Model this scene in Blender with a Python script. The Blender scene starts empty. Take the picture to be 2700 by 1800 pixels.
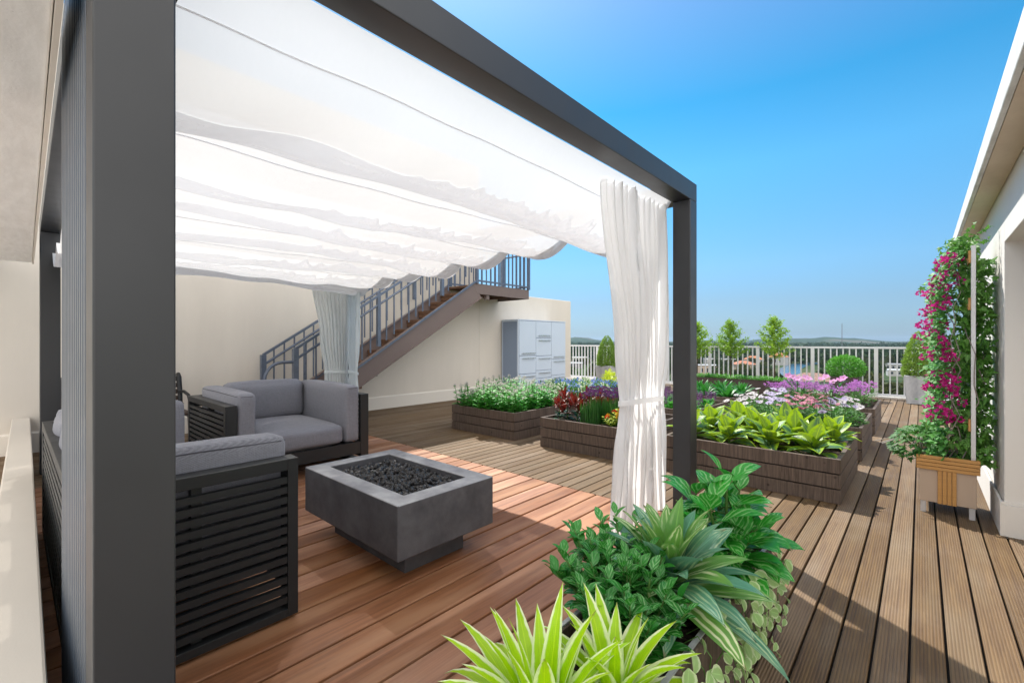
import bpy, bmesh, math, random
from mathutils import Vector, Matrix, noise as mnoise
R = math.radians
PI = math.pi
rnd = random.Random(7)
scene = bpy.context.scene
COL = scene.collection

# ------------------------------------------------------------------ mesh builder
class MB:
    def __init__(s):
        s.v = []; s.f = []; s.uv = []; s.mi = []
    def face(s, pts, uvs=None, m=0):
        b = len(s.v)
        s.v.extend(tuple(p) for p in pts)
        s.f.append(tuple(range(b, b + len(pts))))
        s.uv.append(uvs or [(0.5, 0.5)] * len(pts)); s.mi.append(m)
    def grid(s, rows, m=0, uvs=None, closed=False):
        """rows: list of equal-length lists of points, shared vertices"""
        b = len(s.v); n = len(rows[0]); k = len(rows)
        for r in rows: s.v.extend(tuple(p) for p in r)
        for j in range(k - 1):
            for i in range(n if closed else n - 1):
                i2 = (i + 1) % n
                s.f.append((b + j*n + i, b + j*n + i2, b + (j+1)*n + i2, b + (j+1)*n + i))
                if uvs: s.uv.append([uvs[j][i], uvs[j][i2], uvs[j+1][i2], uvs[j+1][i]])
                else:
                    d = max(1, n - (0 if closed else 1))
                    s.uv.append([(i/d, j/(k-1)), ((i+1)/d, j/(k-1)), ((i+1)/d, (j+1)/(k-1)), (i/d, (j+1)/(k-1))])
                s.mi.append(m)
    def box(s, x0, y0, z0, x1, y1, z1, m=0):
        if x0 > x1: x0, x1 = x1, x0
        if y0 > y1: y0, y1 = y1, y0
        if z0 > z1: z0, z1 = z1, z0
        b = len(s.v)
        s.v += [(x0,y0,z0),(x1,y0,z0),(x1,y1,z0),(x0,y1,z0),(x0,y0,z1),(x1,y0,z1),(x1,y1,z1),(x0,y1,z1)]
        for q in ((0,3,2,1),(4,5,6,7),(0,1,5,4),(1,2,6,5),(2,3,7,6),(3,0,4,7)):
            s.f.append(tuple(b+i for i in q)); s.uv.append([(0,0),(1,0),(1,1),(0,1)]); s.mi.append(m)
        return s
    def hexa(s, pts, m=0):
        """8 points, bottom 4 ccw then top 4"""
        b = len(s.v); s.v += [tuple(p) for p in pts]
        for q in ((0,3,2,1),(4,5,6,7),(0,1,5,4),(1,2,6,5),(2,3,7,6),(3,0,4,7)):
            s.f.append(tuple(b+i for i in q)); s.uv.append([(0,0),(1,0),(1,1),(0,1)]); s.mi.append(m)
        return s
    def bar(s, p0, p1, w, h, up=(0,0,1), m=0):
        """rectangular bar between two points, w across, h along up"""
        p0 = Vector(p0); p1 = Vector(p1); d = (p1-p0).normalized(); u = Vector(up)
        a = d.cross(u)
        if a.length < 1e-5: a = d.cross(Vector((1,0,0)))
        a.normalize(); u = a.cross(d).normalized()
        a *= w/2; u *= h/2
        return s.hexa([p0-a-u, p0+a-u, p1+a-u, p1-a-u, p0-a+u, p0+a+u, p1+a+u, p1-a+u], m)
    def tube(s, pts, r, n=8, m=0, cap=True):
        pts = [Vector(p) for p in pts]; k = len(pts)
        rr = r if isinstance(r, (list, tuple)) else [r]*k
        rows = []; prev = None
        for i, p in enumerate(pts):
            d = (pts[min(i+1,k-1)] - pts[max(i-1,0)]).normalized()
            a = prev - d*prev.dot(d) if prev is not None else d.cross(Vector((0,0,1)))
            if a.length < 1e-4: a = d.cross(Vector((1,0,0)))
            a.normalize(); prev = a; b = d.cross(a)
            rows.append([p + (a*math.cos(2*PI*t/n) + b*math.sin(2*PI*t/n))*rr[i] for t in range(n)])
        s.grid(rows, m, closed=True)
        if cap:
            s.face(rows[0][::-1], m=m); s.face(rows[-1], m=m)
        return s
    def lathe(s, prof, n=24, c=(0,0,0), m=0, cap=True):
        rows = [[(c[0]+r*math.cos(2*PI*t/n), c[1]+r*math.sin(2*PI*t/n), c[2]+z) for t in range(n)] for r, z in prof]
        s.grid(rows, m, closed=True)
        if cap:
            s.face(rows[0][::-1], m=m); s.face(rows[-1], m=m)
        return s
    def mesh(s, name, mats, smooth=False, bevel=0):
        me = bpy.data.meshes.new(name)
        me.from_pydata(s.v, [], s.f)
        uvl = me.uv_layers.new(name='UVMap')
        flat = [c for fu in s.uv for uv in fu for c in uv]
        uvl.data.foreach_set('uv', flat)
        if not isinstance(mats, (list, tuple)): mats = [mats]
        for m in mats: me.materials.append(m)
        me.polygons.foreach_set('material_index', s.mi)
        if smooth: me.polygons.foreach_set('use_smooth', [True]*len(s.f))
        me.update()
        return me
    def build(s, name, mats, parent=None, smooth=False, bevel=0, seg=2):
        o = bpy.data.objects.new(name, s.mesh(name, mats, smooth))
        COL.objects.link(o)
        if parent is not None: o.parent = parent
        if bevel:
            md = o.modifiers.new('bevel', 'BEVEL'); md.width = bevel; md.segments = seg
            md.limit_method = 'ANGLE'; md.angle_limit = R(40); md.harden_normals = False
        return o

def obj(name, me, parent=None):
    o = bpy.data.objects.new(name, me); COL.objects.link(o)
    if parent is not None: o.parent = parent
    return o
def tag(o, label, cat, group=None):
    o['label'] = label; o['category'] = cat
    if group: o['group'] = group
    return o
def thing(name, label, cat, loc=(0,0,0), rz=0, group=None, scale=None):
    o = bpy.data.objects.new(name, None); COL.objects.link(o)
    o.empty_display_size = .1
    o.location = loc; o.rotation_euler = (0,0,rz)
    if scale: o.scale = (scale,)*3 if not isinstance(scale, tuple) else scale
    return tag(o, label, cat, group)
def struct(o, kind='structure'):
    o['kind'] = kind; return o
def dup(root, loc, rz=0, scale=1, label=None, group=None):
    def cp(o, par):
        c = o.copy(); COL.objects.link(c); c.parent = par
        for ch in list(o.children): cp(ch, c)
        return c
    r = cp(root, None)
    r.location = loc; r.rotation_euler = (0,0,rz)
    r.scale = (scale,)*3 if not isinstance(scale, tuple) else scale
    if label: r['label'] = label
    if group: r['group'] = group
    return r

# ------------------------------------------------------------------ material helpers
class NT:
    def __init__(s, name):
        s.mat = bpy.data.materials.new(name); s.mat.use_nodes = True
        s.t = s.mat.node_tree; s.t.nodes.clear()
        s.out = s.t.nodes.new('ShaderNodeOutputMaterial')
    def n(s, typ, **kw):
        nd = s.t.nodes.new('ShaderNode' + typ)
        for k, v in kw.items(): setattr(nd, k, v)
        return nd
    def put(s, sock, v):
        if isinstance(v, bpy.types.NodeSocket): s.t.links.new(v, sock)
        elif isinstance(v, (tuple, list)):
            if sock.type == 'RGBA' and len(v) == 3: v = (*v, 1)
            sock.default_value = v
        elif v is not None: sock.default_value = v
    def math(s, op, a, b=None, c=None, clamp=False):
        nd = s.n('Math', operation=op, use_clamp=clamp)
        s.put(nd.inputs[0], a); s.put(nd.inputs[1], b); s.put(nd.inputs[2], c)
        return nd.outputs[0]
    def mix(s, f, a, b, blend='MIX'):
        nd = s.n('MixRGB', blend_type=blend)
        s.put(nd.inputs[0], f); s.put(nd.inputs[1], a); s.put(nd.inputs[2], b)
        return nd.outputs[0]
    def ramp(s, f, a, b):
        nd = s.n('MapRange', interpolation_type='SMOOTHSTEP')
        s.put(nd.inputs[0], f); nd.inputs[1].default_value = a; nd.inputs[2].default_value = b
        return nd.outputs[0]
    def coord(s, kind='Object'):
        return s.n('TexCoord').outputs[kind]
    def mapped(s, vec, scale=(1,1,1), loc=(0,0,0), rot=(0,0,0)):
        nd = s.n('Mapping'); s.put(nd.inputs[0], vec)
        nd.inputs[1].default_value = loc; nd.inputs[2].default_value = rot; nd.inputs[3].default_value = scale
        return nd.outputs[0]
    def noise(s, vec, scale=5, detail=4, rough=.55, dist=0):
        nd = s.n('TexNoise'); s.put(nd.inputs['Vector'], vec)
        nd.inputs['Scale'].default_value = scale; nd.inputs['Detail'].default_value = detail
        nd.inputs['Roughness'].default_value = rough; nd.inputs['Distortion'].default_value = dist
        return nd.outputs[0]
    def white(s, v, dim='1D'):
        nd = s.n('TexWhiteNoise', noise_dimensions=dim)
        s.put(nd.inputs['W' if dim == '1D' else 'Vector'], v)
        return nd.outputs['Value']
    def voro(s, vec, scale, out='Distance', feature='F1'):
        nd = s.n('TexVoronoi', feature=feature); s.put(nd.inputs['Vector'], vec); nd.inputs['Scale'].default_value = scale
        return nd.outputs[out]
    def sep(s, vec):
        nd = s.n('SeparateXYZ'); s.put(nd.inputs[0], vec); return nd.outputs
    def rand(s):
        return s.n('ObjectInfo').outputs['Random']
    def bump(s, h, strength=.3, dist=.01):
        nd = s.n('Bump'); s.put(nd.inputs['Height'], h)
        nd.inputs['Strength'].default_value = strength; nd.inputs['Distance'].default_value = dist
        return nd.outputs[0]
    def bsdf(s, color, rough=.6, metal=0., spec=.5, normal=None, sheen=0, coat=0):
        b = s.n('BsdfPrincipled')
        s.put(b.inputs['Base Color'], color); s.put(b.inputs['Roughness'], rough); s.put(b.inputs['Metallic'], metal)
        s.put(b.inputs['Specular IOR Level'], spec)
        if normal is not None: s.put(b.inputs['Normal'], normal)
        if sheen: b.inputs['Sheen Weight'].default_value = sheen
        if coat: b.inputs['Coat Weight'].default_value = coat
        return b.outputs[0]
    def add(s, a, b, f):
        nd = s.n('MixShader'); s.put(nd.inputs[0], f); s.put(nd.inputs[1], a); s.put(nd.inputs[2], b)
        return nd.outputs[0]
    def done(s, sh):
        s.t.links.new(sh, s.out.inputs[0]); return s.mat

def paint(name, col, rough=.5, metal=0, spec=.5, var=.08, nscale=6, bump=0, bscale=80, bdist=.002):
    t = NT(name); c = t.coord()
    nz = t.noise(c, nscale, 5, .6)
    dark = tuple(x*(1-var*1.6) for x in col); lite = tuple(min(1, x*(1+var)) for x in col)
    cc = t.mix(nz, dark, lite)
    nrm = t.bump(t.noise(c, bscale, 4, .6), bump, bdist) if bump else None
    rr = t.math('ADD', t.math('MULTIPLY', t.noise(c, nscale*3, 3), .16), rough - .08)
    return t.done(t.bsdf(cc, rr, metal, spec, nrm))

def leafmat(name, c1, c2, c3=None, style=None, trans=.3, rough=.42, spec=.5, freq=9., amt=1., nscale=9):
    """leaf surface: colour varies leaf to leaf and plant to plant; c3 is the leaf's own marking"""
    t = NT(name); c = t.coord(); uv = t.sep(t.coord('UV'))
    f = t.math('ADD', t.math('MULTIPLY', t.noise(c, nscale, 3), 1.3), t.math('MULTIPLY_ADD', t.rand(), .4, -.35), clamp=True)
    col = t.mix(f, c1, c2)
    e = t.math('MULTIPLY', t.math('ABSOLUTE', t.math('SUBTRACT', uv[0], .5)), 2.)
    if style == 'edge':
        k = t.ramp(t.math('ADD', e, t.math('MULTIPLY', t.noise(c, 30, 3), .35)), .76, .95)
        k = t.math('MULTIPLY', k, amt); col = t.mix(k, col, c3)
    elif style == 'centre':
        k = t.ramp(t.math('ADD', e, t.math('MULTIPLY', t.noise(c, 35, 4), .9)), 1.12, .70)
        k = t.math('MULTIPLY', k, amt); col = t.mix(k, col, c3)
    elif style == 'veins':
        ph = t.math('MULTIPLY', t.math('SUBTRACT', t.math('MULTIPLY', e, .55), uv[1]), freq*2*PI)
        ph = t.math('ADD', ph, t.math('MULTIPLY', t.noise(c, 26, 3), 8.))
        k = t.ramp(t.math('SINE', ph), .15, .85)
        k = t.math('MULTIPLY', k, t.math('MULTIPLY', t.ramp(t.noise(c, 13, 2), .32, .6), amt)); col = t.mix(k, col, c3)
    elif style == 'stripes':
        ph = t.math('MULTIPLY_ADD', uv[0], freq*2*PI, t.math('MULTIPLY', t.noise(c, 7, 2), 9.))
        k = t.ramp(t.math('SINE', ph), .1, .8)
        k = t.math('MULTIPLY', k, t.math('MULTIPLY', t.ramp(t.noise(c, 6, 2), .36, .58), amt)); col = t.mix(k, col, c3)
    tipk = t.math('MULTIPLY', t.ramp(t.math('ADD', uv[1], t.math('MULTIPLY', t.noise(c, 18, 3), .22)), 1.03, 1.12), .7)
    col = t.mix(tipk, col, (.16,.11,.04))
    # fine midrib
    rib = t.ramp(e, .10, .0)
    col = t.mix(t.math('MULTIPLY', rib, .35), col, tuple(min(1, x*1.7+.02) for x in c2))
    bm = t.bump(t.math('ADD', t.math('MULTIPLY', t.math('SINE', t.math('MULTIPLY', t.math('SUBTRACT', t.math('MULTIPLY', e, .5), uv[1]), 70.)), .5), t.noise(c, 60, 3)), .25, .003)
    b = t.bsdf(col, rough, 0, spec, bm)
    tr = t.n('BsdfTranslucent'); t.put(tr.inputs[0], t.mix(.5, col, tuple(min(1, x*1.5) for x in c2)))
    return t.done(t.add(b, tr.outputs[0], trans))

def clothmat(name, col=(.92,.92,.92), trans=.5, clear=.1, weave=500, folds=0.):
    t = NT(name); c = t.coord()
    nz = t.noise(c, 3, 4)
    cc = t.mix(nz, tuple(x*.95 for x in col), col)
    h = t.noise(t.mapped(c, (1,1,.35)), 28, 4)
    nrm = t.bump(h, .25, .006)
    d = t.n('BsdfDiffuse'); t.put(d.inputs[0], cc); t.put(d.inputs['Normal'], nrm)
    tl = t.n('BsdfTranslucent'); t.put(tl.inputs[0], cc); t.put(tl.inputs['Normal'], nrm)
    s = t.add(d.outputs[0], tl.outputs[0], trans)
    if clear:
        tp = t.n('BsdfTransparent'); s = t.add(s, tp.outputs[0], clear)
    return t.done(s)

# ------------------------------------------------------------------ leaf shapes
def prof_ovate(t): return (max(0, math.sin(PI*min(1, t**.75)))**.85)*(1 if t < 1 else 0) + (.12 if t < .01 else 0)
def prof_lance(t): return max(0, math.sin(PI*min(1, (t*.94+.06)**.8)))**.8
def prof_blade(t): return min(1, .55 + t*1.6) * (1 - max(0, (t-.35)/.65)**1.7)
def prof_round(t): return math.sqrt(max(0, 1-(2*t-1)**2))*.98 + .02

def leaf(mb, p, d, n, L, W, droop=.6, fold=.25, seg=5, prof=prof_ovate, m=0, wave=0, u0=0., v0=0.):
    p = Vector(p); d = Vector(d).normalized(); n = Vector(n)
    s = d.cross(n)
    if s.length < 1e-4: s = d.cross(Vector((1,.3,0)))
    s.normalize(); n = s.cross(d).normalized()
    rows = []; uvs = []
    for i in range(seg+1):
        t = i/seg; w = W*.5*prof(t)
        fo = n*w*fold
        wv = n*(math.sin(t*9+wave*7)*W*.10*wave if wave else 0)
        rows.append([p - s*w + fo + wv, p, p + s*w + fo - wv])
        uvs.append([(0, t), (.5, t), (1, t)])
        p = p + d*(L/seg)
        a = droop/seg*(.5+t)
        d, n = d*math.cos(a) - n*math.sin(a), n*math.cos(a) + d*math.sin(a)
    mb.grid(rows, m, uvs)

def sphdir(az, el):
    return Vector((math.cos(az)*math.cos(el), math.sin(az)*math.cos(el), math.sin(el)))

def rosette(mb, n, L, W, el0, el1, droop, fold=.25, seg=5, prof=prof_ovate, r0=.01, jit=.15, rg=None, wave=0, base=(0,0,0), m=0, zspread=0):
    rg = rg or rnd
    for i in range(n):
        t = i/max(1, n-1)
        az = i*2.39996 + rg.uniform(-jit, jit)*2
        el = el0 + (el1-el0)*t + rg.uniform(-jit, jit)
        d = sphdir(az, el)
        up = Vector((-math.cos(az)*math.sin(el), -math.sin(az)*math.sin(el), math.cos(el)))
        up = (up + Vector((rg.uniform(-.25,.25), rg.uniform(-.25,.25), 0))).normalized()
        l = L*(rg.uniform(.8, 1.1))*(1-.25*t)
        p = Vector(base) + Vector((math.cos(az)*r0, math.sin(az)*r0, zspread*t))
        leaf(mb, p, d, up, l, W*rg.uniform(.85,1.12), droop*(1-.6*t)*rg.uniform(.7,1.3), fold, seg, prof, m, wave)

IVY = [(0,-.12),(.22,-.30),(.48,-.22),(.30,-.02),(.62,.28),(.26,.30),(.20,.52),(0,1.0),(-.20,.52),(-.26,.30),(-.62,.28),(-.30,-.02),(-.48,-.22),(-.22,-.30)]
def ivyleaf(mb, p, d, n, L, m=0, droop=.2):
    p = Vector(p); d = Vector(d).normalized(); s = d.cross(Vector(n))
    if s.length < 1e-4: s = d.cross(Vector((1,0,.2)))
    s.normalize(); n = s.cross(d)
    c = p + d*(L*.15)
    pts = [p + s*(x*L*.62) + d*(max(-.2, y)*L*.7) + n*(-(x*x)*.35*L - droop*y*y*L*.3) for x, y in IVY]
    b = len(mb.v); mb.v.append(tuple(c)); mb.v.extend(tuple(q) for q in pts)
    k = len(IVY)
    for i in range(k):
        j = (i+1) % k
        mb.f.append((b, b+1+i, b+1+j)); mb.mi.append(m)
        mb.uv.append([(.5, .2), (.5+IVY[i][0]*.8, max(0, IVY[i][1])), (.5+IVY[j][0]*.8, max(0, IVY[j][1]))])

def smallleaf(mb, p, d, n, L, W, m=0):
    """folded two-quad leaf for dense foliage"""
    p = Vector(p); d = Vector(d).normalized(); s = d.cross(Vector(n))
    if s.length < 1e-4: s = d.cross(Vector((1,0,.2)))
    s.normalize(); n = s.cross(d)
    b = len(mb.v)
    mb.v += [tuple(p), tuple(p + d*L*.45 - s*W*.5 + n*W*.15), tuple(p + d*L*.5 - n*L*.04), tuple(p + d*L*.45 + s*W*.5 + n*W*.15), tuple(p + d*L - n*L*.15)]
    for q, uv in (((0,2,1), [(.5,0),(.5,.5),(0,.5)]), ((0,3,2), [(.5,0),(1,.5),(.5,.5)]), ((1,2,4), [(0,.5),(.5,.5),(.5,1)]), ((2,3,4), [(.5,.5),(1,.5),(.5,1)])):
        mb.f.append(tuple(b+i for i in q)); mb.uv.append(uv); mb.mi.append(m)

def rdir(rg, zmin=-1):
    while True:
        v = Vector((rg.uniform(-1,1), rg.uniform(-1,1), rg.uniform(-1,1)))
        if .05 < v.length < 1 and v.z >= zmin: return v.normalized()
# ------------------------------------------------------------------ camera, sun, sky
H = 1.25
cam = bpy.data.cameras.new('camera'); cam.lens = 15.907; cam.sensor_width = 36; cam.clip_start = .05; cam.clip_end = 40000
co = bpy.data.objects.new('camera', cam); COL.objects.link(co)
co.location = (0, 0, H); co.rotation_euler = (PI/2, 0, R(42.1)); scene.camera = co
SUNV = Vector((-.60, .42, 1.0)).normalized()          # towards the sun
sl = bpy.data.lights.new('sun', 'SUN'); sl.energy = 3.6; sl.angle = R(.5); sl.color = (1, .95, .87)
so = bpy.data.objects.new('sun', sl); COL.objects.link(so)
so.rotation_euler = (-SUNV).to_track_quat('-Z', 'Y').to_euler()
w = bpy.data.worlds.new('World'); scene.world = w; w.use_nodes = True
wt = w.node_tree; bg = wt.nodes['Background']
sky = wt.nodes.new('ShaderNodeTexSky'); sky.sky_type = 'NISHITA'; sky.sun_disc = False
sky.sun_elevation = math.asin(SUNV.z); sky.sun_rotation = math.atan2(SUNV.x, SUNV.y)
sky.air_density = 1.0; sky.dust_density = .5; sky.ozone_density = 6.0; sky.altitude = 0
# physical sky graded deeper towards the zenith, plus an unseen white cloud bank added behind the viewer as fill light
def WN(typ, **kw):
    n = wt.nodes.new('ShaderNode' + typ)
    for k, v in kw.items(): setattr(n, k, v)
    return n
wl = wt.links.new
wc = WN('TexCoord'); wsep = WN('SeparateXYZ'); wl(wc.outputs['Generated'], wsep.inputs[0])
rampn = WN('ValToRGB'); wl(wsep.outputs[2], rampn.inputs[0])
el = rampn.color_ramp.elements
keys = [(0,(.33,.45,.66)),(.08,(.45,.54,.62)),(.15,(.52,.72,.76)),(.33,(.42,.95,.97)),(.44,(.22,.86,.93)),(.60,(.66,.93,1.0)),(.8,(.4,.9,1.05))]
el[0].position = 0; el[0].color = (*keys[0][1],1); el[1].position = .8; el[1].color = (*keys[-1][1],1)
for p, c in keys[1:-1]:
    e = el.new(p); e.color = (*c,1)
mul = WN('MixRGB', blend_type='MULTIPLY'); mul.inputs[0].default_value = 1
wl(sky.outputs[0], mul.inputs[1]); wl(rampn.outputs[0], mul.inputs[2])
dt = WN('VectorMath', operation='DOT_PRODUCT'); wl(wc.outputs['Generated'], dt.inputs[0]); dt.inputs[1].default_value = Vector((.66,-.62,.42)).normalized()
cn_ = WN('TexNoise'); wl(wc.outputs['Generated'], cn_.inputs['Vector']); cn_.inputs['Scale'].default_value = 4; cn_.inputs['Detail'].default_value = 6
ad = WN('MATH' if 0 else 'Math', operation='MULTIPLY_ADD'); wl(cn_.outputs[0], ad.inputs[0]); ad.inputs[1].default_value = .5; wl(dt.outputs['Value'], ad.inputs[2])
mr = WN('MapRange', interpolation_type='SMOOTHSTEP'); wl(ad.outputs[0], mr.inputs[0]); mr.inputs[1].default_value = .42; mr.inputs[2].default_value = .72
cl_ = WN('MixRGB'); wl(mr.outputs[0], cl_.inputs[0]); wl(mul.outputs[0], cl_.inputs[1]); cl_.inputs[2].default_value = (13.0, 12.8, 12.5, 1)
wl(cl_.outputs[0], bg.inputs[0]); bg.inputs[1].default_value = .092
scene.view_settings.view_transform = 'Standard'; scene.view_settings.look = 'None'
scene.view_settings.exposure = 1.0; scene.view_settings.gamma = 1
scene.cycles.max_bounces = 8; scene.cycles.transparent_max_bounces = 12
scene.cycles.caustics_reflective = False; scene.cycles.caustics_refractive = False
scene.cycles.sample_clamp_indirect = 8

# ------------------------------------------------------------------ materials
M = {}
def deckmat(name, pitch, off, c1, c2, c3, ribs, rough):
    t = NT(name); c = t.coord(); x = t.sep(c)
    bi = t.math('FLOOR', t.math('DIVIDE', t.math('SUBTRACT', x[0], off), pitch))
    rv = t.white(bi)
    sh = t.n('CombineXYZ'); t.put(sh.inputs[0], t.math('MULTIPLY', rv, 31.)); t.put(sh.inputs[1], t.math('MULTIPLY', rv, 77.))
    v = t.n('VectorMath', operation='ADD'); t.put(v.inputs[0], c); t.put(v.inputs[1], sh.outputs[0])
    grain = t.noise(t.mapped(v.outputs[0], (34, 1.6, 20)), 1, 8, .68, .6)
    broad = t.noise(t.mapped(v.outputs[0], (7, .9, 5)), 1, 4, .5)
    col = t.mix(t.ramp(grain, .25, .8), c1, c2)
    col = t.mix(t.math('MULTIPLY', t.ramp(broad, .42, .72), .75), col, c3)
    val = t.math('MULTIPLY_ADD', rv, .42, .80)
    hs = t.n('HueSaturation'); t.put(hs.inputs['Color'], col); t.put(hs.inputs['Value'], val); t.put(hs.inputs['Saturation'], t.math('MULTIPLY_ADD', rv, -.2, 1.1))
    col = hs.outputs[0]
    # small dark checks and specks along the grain
    ck = t.ramp(t.noise(t.mapped(v.outputs[0], (60, 3.2, 20)), 1, 5, .75, 1.2), .64, .76)
    col = t.mix(t.math('MULTIPLY', ck, .55), col, tuple(q*.22 for q in c1))
    dust = t.ramp(t.noise(c, 1.7, 6, .65), .45, .75)
    col = t.mix(t.math('MULTIPLY', dust, .10), col, (.42,.36,.30))
    h = grain
    if ribs:
        loc = t.math('FRACT', t.math('DIVIDE', t.math('SUBTRACT', x[0], off), pitch))
        rb = t.math('SINE', t.math('MULTIPLY', loc, ribs*2*PI))
        col = t.mix(t.math('MULTIPLY', t.ramp(rb, -.2, -1.), .38), col, tuple(q*.35 for q in c1))
        h = t.math('ADD', t.math('MULTIPLY', rb, .5), t.math('MULTIPLY', grain, .7))
    nrm = t.bump(h, .45 if ribs else .3, .003)
    rr = t.math('MULTIPLY_ADD', grain, .25, rough-.12)
    return t.done(t.bsdf(col, rr, 0, .35, nrm))
M['red'] = deckmat('red_deck_wood', .165, -5.6, (.185,.072,.031), (.37,.162,.078), (.46,.245,.135), 0, .55)
M['grey'] = deckmat('ribbed_deck_wood', .111, -7.36, (.100,.058,.030), (.205,.130,.062), (.175,.126,.076), 10, .7)
M['under'] = paint('dark_gap', (.012,.010,.009), .9)

def wallmat(name, col, stain=.08, bumpy=.12):
    t = NT(name); c = t.coord()
    n1 = t.noise(c, .7, 5, .6); n2 = t.noise(t.mapped(c, (3,3,.5)), 1, 5, .65)
    cc = t.mix(t.math('MULTIPLY', n1, n2), tuple(q*(1-stain*2) for q in col), tuple(min(1,q*(1+stain*.5)) for q in col))
    nrm = t.bump(t.math('ADD', t.noise(c, 160, 3), t.noise(c, 14, 4)), bumpy, .003)
    return t.done(t.bsdf(cc, .85, 0, .25, nrm))
M['beige'] = wallmat('beige_stucco', (.79,.725,.64), .11, .2)
M['trimw'] = wallmat('cream_trim', (.80,.745,.67), .05)
M['white_wall'] = wallmat('white_stucco', (.78,.75,.71), .05)
M['curb'] = wallmat('cream_curb', (.70,.64,.56), .06)
def concretemat(name, c1, c2, streak=(1,1,1), sc=4, pits=.3, rough=.8):
    t = NT(name); c = t.coord()
    a = t.noise(t.mapped(c, streak), sc, 7, .65); b = t.noise(c, sc*.35, 4)
    col = t.mix(t.ramp(t.math('MULTIPLY_ADD', a, .7, t.math('MULTIPLY', b, .3)), .3, .7), c1, c2)
    pv = t.ramp(t.voro(c, 75), .16, .02)
    pm = t.math('MULTIPLY', pv, t.ramp(t.noise(c, 9, 2), .5, .65))
    col = t.mix(t.math('MULTIPLY', pm, pits), col, tuple(q*.35 for q in c1))
    nrm = t.bump(t.math('SUBTRACT', t.noise(c, 90, 4), t.math('MULTIPLY', pm, 1.5)), .25, .003)
    return t.done(t.bsdf(col, rough, 0, .35, nrm))
M['ceil'] = concretemat('pale_board_concrete', (.76,.75,.73), (.90,.895,.88), (1,6,1), 4, .45)
M['soffit'] = concretemat('tan_soffit', (.62,.50,.38), (.80,.68,.55), (1,.35,1), 3, .25)
M['fascia'] = concretemat('white_fascia', (.55,.55,.53), (.80,.80,.78), (1,1,1), 6, .55)
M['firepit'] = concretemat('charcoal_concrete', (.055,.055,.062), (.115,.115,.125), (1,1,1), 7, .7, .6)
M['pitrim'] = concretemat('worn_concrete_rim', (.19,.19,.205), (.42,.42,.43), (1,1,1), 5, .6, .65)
M['planterc'] = concretemat('grey_concrete_pot', (.26,.27,.29), (.47,.48,.50), (1,1,.4), 8, .5, .7)
M['lava'] = paint('lava_stone', (.030,.028,.029), .45, 0, .5, .62, 45, .5, 60, .004)
M['metal'] = paint('charcoal_powder_coat', (.027,.028,.031), .38, 0, .5, .06, 2, .06, 300, .001)
M['fin'] = paint('slate_fin', (.085,.105,.135), .33, .4, .5, .06, 3)
M['dark'] = paint('black_core', (.008,.008,.009), .6)
M['slat'] = paint('dark_slat_aluminium', (.020,.022,.024), .45, 0, .4, .15, 12, .1, 200, .001)
M['stairblue'] = paint('blue_grey_rail_paint', (.135,.165,.225), .30, .3, .5, .25, 9)
M['stringer'] = paint('brown_steel_stringer', (.175,.132,.120), .5, 0, .4, .12, 2)
M['treadw'] = paint('stair_tread_wood', (.16,.085,.05), .65, 0, .3, .4, 9)
M['rail'] = paint('white_fence_paint', (.66,.66,.68), .4, 0, .5, .12, 4)
M['cab'] = paint('pale_blue_cabinet_lacquer', (.55,.63,.74), .35, 0, .5, .03, 2)
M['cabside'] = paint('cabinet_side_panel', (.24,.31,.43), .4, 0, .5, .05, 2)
M['steel'] = paint('brushed_steel', (.62,.63,.65), .28, 1, .5, .05, 20)
M['brown'] = paint('dark_brown_planter', (.060,.043,.040), .55, 0, .4, .1, 4)
M['benchw'] = paint('weathered_bench_slat', (.085,.06,.05), .65, 0, .3, .4, 14)
M['iron'] = paint('cast_iron', (.012,.013,.015), .45, .2, .5)
def bedwood():
    t = NT('dark_bed_timber'); c = t.coord(); x = t.sep(c)
    wd = t.math('ADD', x[0], x[1])
    pl = t.white(t.math('FLOOR', t.math('DIVIDE', wd, .115)))
    row = t.white(t.math('FLOOR', t.math('DIVIDE', x[2], .1165)))
    rv = t.math('FRACT', t.math('ADD', t.math('MULTIPLY', pl, .5), row))
    off = t.n('CombineXYZ'); t.put(off.inputs[2], t.math('MULTIPLY', row, 9.)); t.put(off.inputs[0], t.math('MULTIPLY', row, 4.))
    v = t.n('VectorMath', operation='ADD'); t.put(v.inputs[0], c); t.put(v.inputs[1], off.outputs[0])
    g = t.noise(t.mapped(v.outputs[0], (62, 62, 3.2)), 1, 8, .7, .5)
    br = t.noise(t.mapped(v.outputs[0], (5, 5, 2)), 1, 3)
    col = t.mix(t.ramp(g, .3, .72), (.048,.033,.026), (.175,.128,.10))
    col = t.mix(t.math('MULTIPLY', br, .45), col, (.125,.10,.085))
    hs = t.n('HueSaturation'); t.put(hs.inputs['Color'], col); t.put(hs.inputs['Value'], t.math('MULTIPLY_ADD', pl, .0, 1.))
    kn = t.voro(t.mapped(v.outputs[0], (5.5, 5.5, 5)), 1.6)
    k = t.ramp(kn, .14, .03)
    col = t.mix(t.math('MULTIPLY', k, .8), hs.outputs[0], (.018,.011,.008))
    nrm = t.bump(g, .4, .003)
    return t.done(t.bsdf(col, .72, 0, .3, nrm))
M['bed'] = bedwood()
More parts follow.
